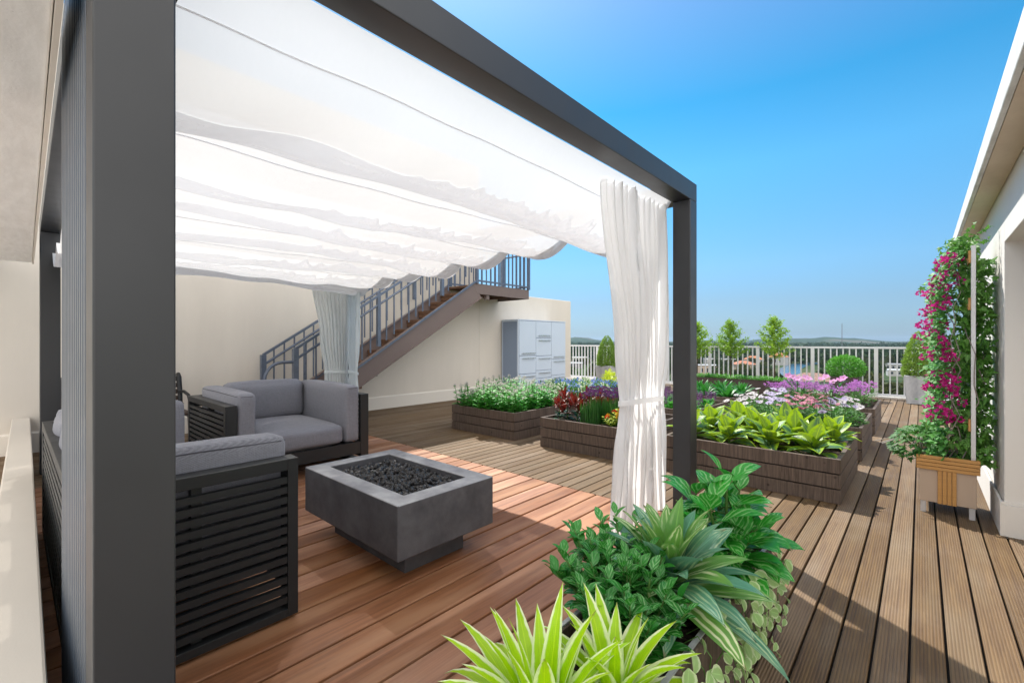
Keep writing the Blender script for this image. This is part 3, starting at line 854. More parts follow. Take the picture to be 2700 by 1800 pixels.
# ------------------------------------------------------------------ railing at the roof edge
fn = thing('roof_railing', 'long white metal railing along the far roof edge', 'railing', (0, 13.0, 0))
X0, X1 = -9.3, 2.6
def fbar(x0, x1, z0, z1, d=.05):
    b = MB(); b.box(x0, -d/2, z0, x1, d/2, z1); return b
fbar(X0, X1, 1.085, 1.128, .06).build('top_rail', M['rail'], fn, bevel=.004)
fbar(X0, X1, .045, .085, .045).build('bottom_rail', M['rail'], fn, bevel=.003)
fbar(X0, X1, -.02, .032, .16).build('kerb', M['white_wall'], fn)
k = 0; x = -.744 - 1.2*7
while x < X1:
    if x > X0:
        fbar(x-.035, x+.035, .033, 1.084, .052).build('railing_post', M['rail'], fn)
    for i in range(1, 10):
        xx = x + .12*i
        if X0 < xx < X1: fbar(xx-.013, xx+.013, .086, 1.084, .024).build('picket', M['rail'], fn)
    x += 1.2
# ------------------------------------------------------------------ leaf materials
G = {}
G['hosta'] = leafmat('lime_hosta_leaf', (.13,.29,.010), (.41,.56,.018), (.030,.115,.055), 'centre', .28, .40)
G['mint'] = leafmat('bright_green_leaf', (.045,.26,.035), (.13,.48,.07), None, None, .3, .45)
G['dark'] = leafmat('dark_green_leaf', (.012,.10,.018), (.05,.26,.03), None, None, .25, .30)
G['mid'] = leafmat('mid_green_leaf', (.03,.13,.02), (.10,.27,.04), None, None, .3, .45)
G['ivy'] = leafmat('ivy_leaf', (.022,.12,.016), (.15,.37,.05), (.22,.44,.10), 'veins', .22, .42, freq=3, amt=.5)
G['boug'] = leafmat('fresh_vine_leaf', (.03,.20,.04), (.16,.42,.08), None, None, .3, .42)
G['lime'] = leafmat('lime_striped_blade', (.24,.48,.002), (.47,.70,.004), (.78,.82,.55), 'edge', .30, .38, amt=.95)
G['cord'] = leafmat('teal_striped_blade', (.06,.22,.13), (.17,.38,.24), (.50,.62,.36), 'stripes', .2, .30, freq=4, amt=.8)
G['cordw'] = leafmat('cream_edged_blade', (.08,.26,.05), (.22,.42,.07), (.72,.76,.46), 'stripes', .25, .34, freq=3, amt=1.)
G['dief'] = leafmat('pale_veined_leaf', (.012,.17,.018), (.045,.36,.035), (.34,.62,.24), 'veins', .25, .24, freq=3.4, amt=.7)
G['shrub'] = leafmat('glossy_veined_leaf', (.012,.11,.014), (.04,.28,.03), (.26,.50,.20), 'veins', .22, .25, freq=2.6, amt=.6)
G['pothos'] = leafmat('pale_sage_leaf', (.23,.42,.13), (.38,.56,.21), (.66,.74,.46), 'edge', .3, .36, amt=.7)
G['olive'] = leafmat('fine_conifer_leaf', (.09,.19,.018), (.27,.42,.06), None, None, .25, .55)
G['box'] = leafmat('boxwood_leaf', (.03,.17,.015), (.16,.45,.05), None, None, .25, .40)
G['tree'] = leafmat('young_tree_leaf', (.09,.21,.012), (.30,.48,.04), None, None, .4, .42)
G['yellow'] = leafmat('yellow_green_leaf', (.28,.38,.02), (.55,.62,.04), None, None, .35, .42)
G['grass'] = leafmat('allium_stalk', (.015,.085,.012), (.045,.19,.025), None, None, .2, .4)
G['redl'] = leafmat('crimson_leaf', (.09,.006,.008), (.26,.014,.012), (.05,.07,.02), 'centre', .25, .38, amt=.5)
G['teal'] = leafmat('blue_green_leaf', (.02,.09,.05), (.05,.17,.09), None, None, .25, .45)
def petal(name, c, c2=None, trans=.35):
    t = NT(name); uv = t.sep(t.coord('UV')); f = t.math('MULTIPLY_ADD', t.rand(), .5, t.math('MULTIPLY', t.noise(t.coord(), 40, 2), .4))
    col = t.mix(f, c, c2 or tuple(min(1, q*1.25+.03) for q in c))
    b = t.bsdf(col, .6, 0, .25); tr = t.n('BsdfTranslucent'); t.put(tr.inputs[0], col)
    return t.done(t.add(b, tr.outputs[0], trans))
F = {}
F['white'] = petal('white_petal', (.56,.52,.50), (.66,.62,.66)); F['lilac'] = petal('lilac_petal', (.40,.33,.55), (.58,.52,.66))
F['pink'] = petal('pink_petal', (.48,.13,.22), (.62,.32,.37)); F['magenta'] = petal('magenta_petal', (.44,.15,.48), (.60,.32,.60))
F['hib'] = petal('light_pink_petal', (.58,.22,.50), (.66,.36,.58)); F['purple'] = petal('dusky_purple_floret', (.10,.03,.12), (.18,.07,.20))
F['blue'] = petal('blue_petal', (.12,.20,.62), (.26,.34,.75)); F['cream'] = petal('cream_white_petal', (.66,.72,.52), (.80,.82,.70))
F['mint'] = petal('greyish_white_floret', (.50,.46,.43), (.70,.66,.62)); F['boug'] = petal('fuchsia_bract', (.55,.012,.22), (.72,.05,.36))
F['red'] = petal('red_petal', (.65,.03,.015), (.75,.10,.03)); F['orange'] = petal('yellow_orange_petal', (.80,.42,.03), (.85,.55,.08)); F['rose'] = petal('rose_petal', (.80,.28,.28), (.85,.45,.38))
F['core'] = paint('dark_flower_centre', (.045,.035,.06), .7); F['gold'] = paint('yellow_flower_centre', (.55,.30,.03), .7)

# ------------------------------------------------------------------ raised beds
BH = .344
def raised_bed(x0, x1, y0, y1, label):
    t = thing('raised_bed', label, 'raised bed', ((x0+x1)/2, (y0+y1)/2, 0), 0, 'timber raised beds in three rows')
    hx, hy = (x1-x0)/2, (y1-y0)/2; th = .032
    b = MB()
    for k in range(3):
        z0 = .001 + k*.1165; z1 = z0 + .1065
        if k == 2: z1 = BH
        b.box(-hx, -hy, z0, hx, -hy+th, z1); b.box(-hx, hy-th, z0, hx, hy, z1)
        b.box(-hx+.0005, -hy+th+.0005, z0, -hx+th, hy-th-.0005, z1); b.box(hx-th, -hy+th+.0005, z0, hx-.0005, hy-th-.0005, z1)
    b.build('plank_frame', M['bed'], t, bevel=.0025)
    b = MB(); q = th+.001; b.box(-hx+q, -hy+q, .01, hx-q, hy-q, .22); b.build('liner', M['under'], t)
    rows = []; n = 26; q = th+.0015; sd = x0*3+y0
    for j in range(n+1):
        row = []
        for i in range(n+1):
            u = -hx+q + (2*hx-2*q)*i/n; v = -hy+q + (2*hy-2*q)*j/n
            z = .296 + .022*mnoise.noise(Vector((u*5+sd, v*5, sd))) + .012*mnoise.noise(Vector((u*17, v*17+sd, 0)))
            row.append((u, v, z))
        rows.append(row)
    b = MB(); b.grid(rows); b.build('soil', M['soil'], t, smooth=True)
    return t
XA, XB, XC = (-1.85,-.455), (-3.385,-2.165), (-5.01,-3.80)
Y1, Y2, Y3 = (4.25,5.51), (5.95,7.30), (7.75,9.06)
raised_bed(*XA, *Y1, 'dark timber raised bed of lime green hostas, nearest the right walkway')
raised_bed(*XA, *Y2, 'dark timber raised bed of white and pink daisies behind the hosta bed')
raised_bed(*XA, *Y3, 'dark timber raised bed of magenta flowers nearest the white railing')
raised_bed(*XB, *Y1, 'dark timber raised bed of purple alliums and red plants beside the front curtain')
raised_bed(*XB, *Y2, 'dark timber raised bed of purple salvia behind the far pergola post')
raised_bed(*XB, *Y3, 'dark timber raised bed of dark green broad leaved plants before the brown trough')
raised_bed(*XC, *Y1, 'dark timber raised bed of green mint with fluffy white heads, leftmost in front')
raised_bed(*XC, *Y2, 'dark timber raised bed of blue and white flowers near the cabinet')
raised_bed(*XC, *Y3, 'dark timber raised bed of yellow green shrubs behind the blue flowers')
SZ = .295

# generic flower meshes -------------------------------------------------
def daisy_mesh(name, mp, r, n=13):
    b = MB(); rg = random.Random(hash(name) % 999)
    for i in range(n):
        a = 2*PI*i/n + rg.uniform(-.06,.06)
        leaf(b, (math.cos(a)*r*.12, math.sin(a)*r*.12, 0), (math.cos(a), math.sin(a), .30), (-.3*math.cos(a), -.3*math.sin(a), 1), r*rg.uniform(.85,1), r*.36, .5, .2, 3, prof_lance, 0)
    b.lathe([(r*.04,-.002),(r*.19,.004),(r*.15,r*.10),(r*.02,r*.13)], 8, m=1)
    return b.mesh(name, [mp, F['core']], True)
def five_mesh(name, mp, r, mc=None):
    b = MB()
    for i in range(5):
        a = 2*PI*i/5
        leaf(b, (0,0,0), (math.cos(a), math.sin(a), .35), (-.35*math.cos(a), -.35*math.sin(a), 1), r, r*.85, .55, .15, 3, prof_ovate, 0)
    b.lathe([(r*.10,0),(r*.10,r*.06),(.001,r*.22)], 6, m=1)
    return b.mesh(name, [mp, mc or F['gold']], True)
def ball_mesh(name, mp, r, k, sz, flat=1.):
    b = MB(); rg = random.Random(k)
    for i in range(k):
        d = rdir(rg, -.5 if flat < 1 else -1)
        p = Vector((d.x*r, d.y*r, d.z*r*flat))
        smallleaf(b, p*rg.uniform(.55,1), (d + rdir(rg)*.5), rdir(rg), sz*rg.uniform(.7,1.2), sz*.7)
    return b.mesh(name, [mp], False)
def put(me, name, parent, loc, rot=(0,0,0), sc=1):
    o = obj(name, me, parent); o.location = loc; o.rotation_euler = rot; o.scale = (sc,)*3
    return o

# hostas ------------------------------------------------------------------
def hosta(seed):
    rg = random.Random(seed)
    t = thing('hosta', 'lime green hosta with blue green leaf centres in the front right raised bed', 'plant', (0,0,0), 0, 'hostas in the front right bed')
    b = MB()
    rosette(b, 9, .27, .125, .15, .5, 1.15, .28, 7, prof_ovate, .012, .12, rg, .4, (0,0,.015), zspread=.05)
    rosette(b, 8, .25, .115, .62, 1.2, .75, .34, 7, prof_ovate, .010, .12, rg, .3, (0,0,.05), zspread=.07)
    b.build('foliage', G['hosta'], t, smooth=True)
    b = MB()
    for i in range(6):
        a = i*1.05; b.tube([(0,0,-.01),(math.cos(a)*.01, math.sin(a)*.01,.06),(math.cos(a)*.035, math.sin(a)*.035,.11)], .006, 6)
    b.build('stem', M['stem'], t); return t
hp = [(-1.70,4.53),(-1.33,4.50),(-1.00,4.52),(-.66,4.50),(-1.62,4.90),(-1.22,4.92),(-.86,4.88),(-.60,5.06),(-1.45,5.26),(-1.02,5.29)]
hv = [hosta(s) for s in (11,12,13)]
for i, (x, y) in enumerate(hp):
    sc = rnd.uniform(1.06, 1.24)
    if i < 3: hv[i].location = (x, y, SZ); hv[i].scale = (sc,)*3
    else: dup(hv[i % 3], (x, y, SZ), rnd.uniform(0,6), sc)

# daisies -----------------------------------------------------------------
DM = {k: daisy_mesh(k+'_daisy_bloom', F[k], .037) for k in ('white','lilac','pink')}
def daisy_plant(kind, seed, label, group, n=11, rad=.17):
    rg = random.Random(seed)
    t = thing('daisy_plant', label, 'plant', (0,0,0), 0, group)
    b = MB(); st = MB()
    for i in range(190):
        a = rg.uniform(0, 2*PI); r = rad*math.sqrt(rg.random()); h = .03 + .16*(1-(r/rad)**2)*rg.uniform(.4,1)
        d = Vector((math.cos(a)*.8, math.sin(a)*.8, rg.uniform(-.1,.9)))
        smallleaf(b, (r*math.cos(a), r*math.sin(a), h), d, (0,0,1), rg.uniform(.04,.07), .022)
    b.build('foliage', G['mid'], t)
    for i in range(n):
        a = i*2.4 + rg.uniform(-.3,.3); r = rad*math.sqrt((i+.3)/n)*1.05; h = .17 + .09*(1-(r/rad)**2) + rg.uniform(-.015,.03)
        p = (r*math.cos(a), r*math.sin(a), h)
        st.tube([(p[0]*.4, p[1]*.4, .02), (p[0]*.8, p[1]*.8, h*.6), p], .0028, 5)
        mk = kind if kind != 'mixed' else rg.choice(['white','lilac'])
        o = put(DM[mk], 'bloom', t, p, (rg.uniform(.1,.75), rg.uniform(-.4,.4), rg.uniform(-.6,.6)), rg.uniform(.85,1.25))
    st.build('stem', M['stem'], t); return t
spec = [('white','white daisy plant at the left of the daisy bed','white daisies',[(-1.70,6.12),(-1.62,6.45),(-1.70,6.95)]),
        ('lilac','lilac daisy plant among the white and pink ones in the daisy bed','lilac daisies',[(-1.42,6.62),(-1.35,6.18),(-.72,6.12),(-1.45,7.05),(-.70,6.50)]),
        ('pink','pink daisy plant in the middle of the daisy bed','pink daisies',[(-1.12,6.12),(-1.02,6.45),(-1.22,6.80),(-.92,6.78),(-1.05,7.08),(-.88,6.15)]),
        ('mixed','pale cream and lilac daisy plant at the right of the daisy bed','pale daisies',[(-.68,6.85),(-.62,6.30),(-.74,7.10)])]
sd = 50
for kind, lab, gr, pts in spec:
    v = [daisy_plant(kind, sd+i, lab, gr, 7) for i in range(2)]; sd += 5
    for i, (x, y) in enumerate(pts):
        if i < 2: v[i].location = (x, y, SZ)
        else: dup(v[i % 2], (x, y, SZ), rnd.uniform(0,6), rnd.uniform(.95,1.15))

# magenta phlox and hibiscus ----------------------------------------------
PH = ball_mesh('phlox_cluster', F['magenta'], .045, 46, .028, .8)
HM = five_mesh('hibiscus_bloom', F['hib'], .062)
def phlox(seed):
    rg = random.Random(seed)
    t = thing('phlox_plant', 'magenta flower plant with clustered blooms in the bed nearest the railing', 'plant', (0,0,0), 0, 'magenta phlox')
    b = MB(); st = MB()
    for i in range(120):
        a = rg.uniform(0, 2*PI); r = .16*math.sqrt(rg.random()); h = rg.uniform(.02,.24)
        smallleaf(b, (r*math.cos(a), r*math.sin(a), h), (math.cos(a), math.sin(a), rg.uniform(-.1,.8)), (0,0,1), rg.uniform(.05,.085), .026)
    b.build('foliage', G['mid'], t)
    for i in range(5):
        a = i*2.4; r = .17*math.sqrt((i+.3)/5); h = .27 + rg.uniform(-.04,.05); p = (r*math.cos(a), r*math.sin(a), h)
        st.tube([(p[0]*.3, p[1]*.3, 0), p], .004, 5)
        put(PH, 'flower_cluster', t, p, (rg.uniform(-.3,.3), rg.uniform(-.3,.3), rg.uniform(0,6)), rg.uniform(.85,1.3))
    st.build('stem', M['stem'], t); return t
pv = [phlox(s) for s in (81,82)]
for i, (x, y) in enumerate([(-1.62,7.95),(-1.30,8.05),(-.98,7.92),(-.72,8.15),(-1.60,8.40),(-.66,8.50),(-1.28,8.52),(-.72,8.85),(-1.55,8.85)]):
    if i < 2: pv[i].location = (x, y, SZ)
    else: dup(pv[i % 2], (x, y, SZ), rnd.uniform(0,6), rnd.uniform(.9,1.1))
def hibiscus(seed, label):
    rg = random.Random(seed)
    t = thing('hibiscus', label, 'plant', (0,0,0), 0)
    b = MB(); st = MB()
    for k in range(7):
        a = k*2.4; tip = Vector((math.cos(a)*.16, math.sin(a)*.16, rg.uniform(.28,.40)))
        st.tube([(0,0,0), tip*.6+Vector((0,0,.04)), tip], .005, 5)
        for i in range(9):
            q = tip*(.45+.55*i/8); d = Vector((math.cos(i*2.4), math.sin(i*2.4), .35))
            leaf(b, q, d, (0,0,1), rg.uniform(.07,.10), .035, .7, .2, 4, prof_lance)
    b.build('foliage', G['dark'], t, smooth=True); st.build('stem', M['stem'], t)
    for i in range(5):
        a = i*1.3+1; put(HM, 'bloom', t, (math.cos(a)*.14, math.sin(a)*.14, .36+rg.uniform(-.04,.06)), (rg.uniform(.4,.9), rg.uniform(-.3,.3), 0), 1)
    return t
hibiscus(91, 'taller pink hibiscus with dark leaves in the middle of the magenta bed').location = (-1.0, 8.38, SZ)
h2 = hibiscus(92, 'dark leaved pink hibiscus at the left of the magenta bed'); h2.location = (-1.42, 8.25, SZ)

# alliums, red plants, zinnias ---------------------------------------------
AM = ball_mesh('allium_head', F['purple'], .036, 90, .018, 1.)
def allium(seed):
    rg = random.Random(seed)
    t = thing('allium_clump', 'clump of dark green stalks topped with round purple heads', 'plant', (0,0,0), 0, 'purple alliums beside the curtain')
    b = MB()
    for i in range(150):
        x, y = rg.uniform(-.085,.085), rg.uniform(-.085,.085)
        leaf(b, (x, y, -.01), (rg.uniform(-.06,.06), rg.uniform(-.06,.06), 1), rdir(rg), rg.uniform(.24,.31), .011, .1, .3, 3, prof_blade)
    b.build('stalks', G['grass'], t, smooth=True)
    st = MB()
    for i, (x, y) in enumerate(((-.05,-.04),(.045,-.055),(.0,.05),(-.055,.06),(.06,.03))):
        h = .35 + rg.uniform(-.02,.03); st.tube([(x,y,.1),(x,y,h)], .0035, 5)
        put(AM, 'flower_head', t, (x, y, h), (0,0,rg.uniform(0,6)), rg.uniform(.85,1.1))
    st.build('flower_stem', M['stem'], t); return t
av = allium(101)
for i in range(9):
    x = -2.86 + .165*(i % 3) - .0*i + (i//3)*.06; y = 4.50 + .17*(i//3)
    p = [(-2.80,4.42),(-2.80,4.60),(-2.72,4.79),(-2.62,4.60),(-2.64,4.97),(-2.53,4.80),(-2.55,5.15),(-2.43,4.98),(-2.42,5.2)][i]
    if i == 0: av.location = (*p, SZ)
    else: dup(av, (*p, SZ), rnd.uniform(0,6), rnd.uniform(.95,1.06))
def redplant(seed):
    rg = random.Random(seed)
    t = thing('crimson_plant', 'dark plant with upright crimson leaves at the left of the allium bed', 'plant', (0,0,0), 0, 'crimson leaved plants')
    b = MB(); rosette(b, 22, .10, .030, .0, .7, .6, .2, 4, prof_lance, .01, .3, rg, base=(0,0,.02), zspread=.08); b.build('foliage', G['teal'], t, smooth=True)
    b = MB()
    for k in range(4):
        a = k*1.7; px, py = .05*math.cos(a), .05*math.sin(a)
        rosette(b, 9, .13, .034, .35, 1.45, .25, .3, 4, prof_lance, .006, .2, rg, base=(px,py,.09+.03*k), zspread=.06)
    b.build('crimson_foliage', G['redl'], t, smooth=True); 
    b = MB(); b.tube([(0,0,0),(0,0,.2)], .006, 6); b.build('stem', M['stem'], t); return t
rv_ = redplant(111)
for i, p in enumerate([(-3.22,4.42),(-3.10,4.78),(-3.02,4.50),(-3.18,5.15),(-2.98,5.05),(-3.25,4.62)]):
    if i == 0: rv_.location = (*p, SZ)
    else: dup(rv_, (*p, SZ), rnd.uniform(0,6), rnd.uniform(.85,1.35))
ZM = {k: ball_mesh(k+'_zinnia_bloom', F[k], .022, 60, .018, .8) for k in ('red','orange','rose')}
def zinnia(seed):
    rg = random.Random(seed)
    t = thing('zinnia', 'bright green zinnia with round red and yellow blooms beside the curtain', 'plant', (0,0,0), 0, 'zinnias at the front of the allium bed')
    b = MB(); st = MB()
    for k in range(6):
        a = k*2.4; tip = Vector((math.cos(a)*.09, math.sin(a)*.09, rg.uniform(.13,.24))); st.tube([(0,0,0), tip*.5+Vector((0,0,.03)), tip], .003, 5)
        for i in range(11):
            q = tip*(.25+.7*i/10); leaf(b, q, (math.cos(i*2.4), math.sin(i*2.4), .3), (0,0,1), rg.uniform(.035,.06), .028, .5, .2, 3)
        if k < 4: put(ZM[rg.choice(['red','orange','rose','orange'])], 'bloom', t, tip, (0,0,0), rg.uniform(.6,.9))
    b.build('foliage', G['yellow'], t, smooth=True); st.build('stem', M['stem'], t); return t
zv = [zinnia(121), zinnia(122)]
for i, p in enumerate([(-2.52,4.40),(-2.36,4.42),(-2.28,4.58),(-2.44,4.50),(-2.25,4.38)]):
    if i < 2: zv[i].location = (*p, SZ)
    else: dup(zv[i % 2], (*p, SZ), rnd.uniform(0,6), 1)

# mint bed ------------------------------------------------------------------
MM = ball_mesh('mint_flower_head', F['mint'], .017, 50, .011, .9)
def mint(seed):
    rg = random.Random(seed)
    t = thing('mint_plant', 'bright green leafy plant with fluffy white heads in the leftmost front bed', 'plant', (0,0,0), 0, 'white headed mint plants')
    b = MB(); st = MB()
    for k in range(5):
        a = k*2.4+seed; r = .03+.018*k; base = Vector((math.cos(a)*r*.6, math.sin(a)*r*.6, 0))
        h = rg.uniform(.22,.35); tip = base + Vector((math.cos(a)*.05, math.sin(a)*.05, h))
        st.tube([base, (base+tip)/2 + Vector((.01,0,0)), tip], .003, 5)
        for i in range(12):
            f = i/11; q = base.lerp(tip, .08+.84*f); az = i*2.0+k
            L = .088*(1-.5*f)*rg.uniform(.8,1.15)
            leaf(b, q, (math.cos(az), math.sin(az), rg.uniform(.1,.6)), (0,0,1), L, L*.85, .6, .2, 3, prof_round)
        put(MM, 'flower_head', t, tip, (0,0,a), rg.uniform(.8,1.15))
        if k < 0: put(MM, 'flower_head', t, base.lerp(tip, .82)+Vector((.03*math.cos(a+2), .03*math.sin(a+2), 0)), (0,0,a), rg.uniform(.65,.95))
    b.build('foliage', G['mint'], t, smooth=True); st.build('stem', M['stem'], t); return t
mv = [mint(s) for s in (131,132,133)]; k = 0
for j in range(7):
    for i in range(7):
        x = -4.90 + .155*i + (.07 if j % 2 else 0) + rnd.uniform(-.035,.035); y = 4.36 + .168*j + rnd.uniform(-.035,.035)
        if x > -3.88 or (i == 6 and j == 6): continue
        if k < 3: mv[k].location = (x, y, SZ)
        else: dup(mv[k % 3], (x, y, SZ), rnd.uniform(0,6), rnd.uniform(.85,1.22))
        k += 1

# blue and white mounds -----------------------------------------------------
def mound(kind, seed, label, group):
    rg = random.Random(seed)
    t = thing('flowering_mound', label, 'plant', (0,0,0), 0, group)
    b = MB(); fl = MB()
    for i in range(330):
        d = rdir(rg, .0); p = Vector((d.x*.17, d.y*.17, d.z*.25))*rg.uniform(.7,1)
        smallleaf(b, p, d+rdir(rg)*.6, (0,0,1), .05, .018)
    for i in range(95):
        d = rdir(rg, .1); p = Vector((d.x*.175, d.y*.175, d.z*.262))
        for q in range(4): smallleaf(fl, p+rdir(rg)*.006, d*.5+rdir(rg), d, .022, .016)
    b.build('foliage', G['mid'], t); fl.build('blossoms', F[kind], t); return t
mb_ = mound('blue', 141, 'blue flowered mound in the bed near the cabinet', 'blue flower mounds'); mw_ = mound('cream', 142, 'white flowered mound in the bed near the cabinet', 'white flower mounds')
cb_ = cw_ = 0
for j in range(5):
    for i in range(5):
        x = -4.86 + .225*i + rnd.uniform(-.03,.03); y = 6.12 + .26*j + rnd.uniform(-.03,.03)
        blue = (i*2+j*3) % 5 in (0,1) or (i+j) % 4 == 3
        src = mb_ if blue else mw_
        if blue and not cb_: mb_.location = (x, y, SZ); cb_ = 1
        elif not blue and not cw_: mw_.location = (x, y, SZ); cw_ = 1
        else: dup(src, (x, y, SZ), rnd.uniform(0,6), rnd.uniform(.9,1.1))
def yshrub(seed):
    rg = random.Random(seed); t = thing('yellow_shrub', 'yellow green leafy shrub behind the blue flowers, beside the curtain edge', 'plant', (0,0,0), 0, 'yellow green shrubs')
    b = MB()
    for i in range(240):
        d = rdir(rg, .05); p = Vector((d.x*.17, d.y*.17, d.z*.36))*rg.uniform(.5,1)
        leaf(b, p, d+rdir(rg)*.5, (0,0,1), .09, .03, .6, .2, 3, prof_lance)
    b.build('foliage', G['yellow'], t, smooth=True); b = MB(); b.tube([(0,0,0),(0,0,.2)], .012, 6); b.build('stem', M['bark'], t); return t
ys = yshrub(151); ys.location = (-3.98, 8.0, SZ)
for p in ((-4.3,8.1),(-4.62,8.05),(-4.1,8.5),(-4.5,8.6),(-4.85,8.4)): dup(ys, (*p, SZ), rnd.uniform(0,6), rnd.uniform(.9,1.1))

# salvia bed and dark broad leaved bed ---------------------------------------
def salvia(seed):
    rg = random.Random(seed); t = thing('salvia', 'purple spiked salvia with bright green leaves behind the far post', 'plant', (0,0,0), 0, 'purple salvias')
    b = MB(); rosette(b, 26, .13, .06, .1, 1.0, .7, .2, 4, prof_ovate, .02, .3, rg, zspread=.06); b.build('foliage', G['mint'], t, smooth=True)
    for k in range(9):
        b = MB(); a = k*2.4; x, y = .08*math.cos(a), .08*math.sin(a)
        for i in range(26): smallleaf(b, (x+rg.uniform(-.012,.012), y+rg.uniform(-.012,.012), .10+.13*i/26), rdir(rg), (0,0,1), .02, .014)
        b.build('flower_spike', F['purple'], t)
    return t
sv = salvia(161); k = 0
for j in range(4):
    for i in range(4):
        p = (-3.2+.30*i+rnd.uniform(-.05,.05), 6.15+.30*j+rnd.uniform(-.04,.04), SZ)
        if k == 0: sv.location = p
        else: dup(sv, p, rnd.uniform(0,6), rnd.uniform(.85,1.15))
        k += 1
def broad(seed):
    rg = random.Random(seed); t = thing('broad_leaved_plant', 'glossy dark green plant with long broad leaves in the bed before the brown trough', 'plant', (0,0,0), 0, 'dark broad leaved plants')
    b = MB(); rosette(b, 24, .34, .065, .35, 1.35, .9, .25, 6, prof_lance, .02, .15, rg, zspread=.03); b.build('foliage', G['dark'], t, smooth=True)
    b = MB(); b.tube([(0,0,-.02),(0,0,.05)], .02, 7); b.build('stem', M['stem'], t); return t
bv = broad(171); k = 0
for p in ((-3.1,8.0),(-2.75,7.98),(-2.40,8.02),(-2.95,8.45),(-2.55,8.40),(-2.38,8.75),(-3.15,8.8),(-2.75,8.8)):
    if k == 0: bv.location = (*p, SZ)
    else: dup(bv, (*p, SZ), rnd.uniform(0,6), rnd.uniform(.85,1.05))
    k += 1
# ------------------------------------------------------------------ trough with three young trees
tr = thing('trough_planter', 'long dark brown trough planter by the white railing, three young trees in it', 'planter', (-3.43, 11.85, 0))
TH = .36
b = MB(); L, Wd = 1.22, .24
for q in ((-L,-Wd,0,L,-Wd+.02,TH),(-L,Wd-.02,0,L,Wd,TH),(-L,-Wd+.0205,0,-L+.02,Wd-.0205,TH),(L-.02,-Wd+.0205,0,L,Wd-.0205,TH)): b.box(*q)
b.build('box', M['brown'], tr, bevel=.003)
b = MB(); b.box(-L+.022, -Wd+.022, .02, L-.022, Wd-.022, TH-.04); b.build('soil', M['soil'], tr)
rg = random.Random(201)
gc = MB()
for i in range(2600):
    x = rg.uniform(-L+.03, L-.03); y = rg.uniform(-Wd+.02, Wd-.02); z = TH-.03 + .09*rg.random() + .02*mnoise.noise(Vector((x*4,y*4,0)))
    if rg.random() < .14: y = -Wd + rg.uniform(-.02,.02); z = TH + rg.uniform(-.02,.04)
    smallleaf(gc, (x,y,z), rdir(rg,-.1), (0,0,1), rg.uniform(.03,.05), .026)
o = gc.build('ground_cover', G['box']); o.location = (-3.43, 11.85, 0); struct(o, 'stuff'); o['label'] = 'small leaved green ground cover filling the brown trough planter'; o['category'] = 'ground cover'
def fern(seed):
    rg = random.Random(seed); t = thing('leafy_tuft', 'dark leafy tuft rising from the ground cover in the brown trough', 'plant', (0,0,0), 0, 'leafy tufts in the brown trough')
    b = MB(); rosette(b, 20, .20, .04, .2, 1.2, .9, .2, 5, prof_lance, .01, .25, rg); b.build('foliage', G['dark'], t, smooth=True); return t
fv = fern(205); fv.location = (-3.95, 11.75, TH-.02); dup(fv, (-3.12, 11.74, TH-.02), 2, .9); dup(fv, (-4.4, 11.9, TH-.02), 1, .85)
def young_tree(seed, label, h, loc):
    rg = random.Random(seed); t = thing('young_tree', label, 'tree', loc, 0, 'young trees in the brown trough')
    b = MB(); b.tube([(0,0,0),(.008,.004,h*.3),(-.006,0,h*.6),(0,0,h*.97)], [.016,.013,.009,.003], 7)
    limbs = []
    for i in range(26):
        f = .36 + .60*i/25; a = i*2.4; l = .30*(1-((f-.36)/.64)**1.5)*1.15*rg.uniform(.85,1.1)+.035
        p0 = Vector((0,0,h*f)); p1 = p0 + Vector((math.cos(a)*l, math.sin(a)*l, l*.55))
        b.tube([p0, p0.lerp(p1,.5)+Vector((0,0,-.01)), p1], [.005,.0035,.0015], 5); limbs.append((p0,p1,l))
    b.build('trunk', M['bark'], t, smooth=True)
    c = MB()
    for p0, p1, l in limbs:
        for k in range(int(50+l*330)):
            q = p0.lerp(p1, rg.uniform(.1,1.12)) + rdir(rg)*rg.uniform(0,.085)
            smallleaf(c, q, rdir(rg,-.4), rdir(rg), rg.uniform(.035,.055), .026)
    c.build('crown', G['tree'], t); return t
young_tree(211, 'leafy young tree nearest the dark post, leftmost of the three in the trough', 1.43, (-4.28, 11.85, TH-.04))
young_tree(212, 'leafy young tree in the middle of the three in the brown trough', 1.44, (-3.47, 11.85, TH-.04))
young_tree(213, 'widest leafy young tree at the right end of the brown trough', 1.50, (-2.52, 11.85, TH-.04))

# round clipped shrub in its box
rb = thing('box_planter', 'square dark brown planter box at the white railing under the round shrub', 'planter', (-1.22, 12.25, 0))
b = MB(); hw = .25
for q in ((-hw,-hw,0,hw,-hw+.018,.49),(-hw,hw-.018,0,hw,hw,.49),(-hw,-hw+.0185,0,-hw+.018,hw-.0185,.49),(hw-.018,-hw+.0185,0,hw,hw-.0185,.49)): b.box(*q)
b.build('box', M['brown'], rb, bevel=.003)
b = MB(); b.box(-hw+.02,-hw+.02,.02,hw-.02,hw-.02,.46); b.build('soil', M['soil'], rb)
def clipped(name, label, loc, shape, n, mat, sz, seed):
    rg = random.Random(seed); t = thing(name, label, 'shrub', loc)
    c = MB(); core = MB()
    for i in range(n):
        p, nr = shape(rg)
        k = rg.uniform(.90,1.03) + .04*mnoise.noise(p*9)
        smallleaf(c, Vector((p.x*k, p.y*k, p.z)), (nr + rdir(rg)*.9), rdir(rg), sz*rg.uniform(.7,1.3), sz*.5)
    c.build('crown', mat, t)
    b = MB(); b.tube([(0,0,-.06),(0,0,.12)], .022, 7); b.build('trunk', M['bark'], t); return t
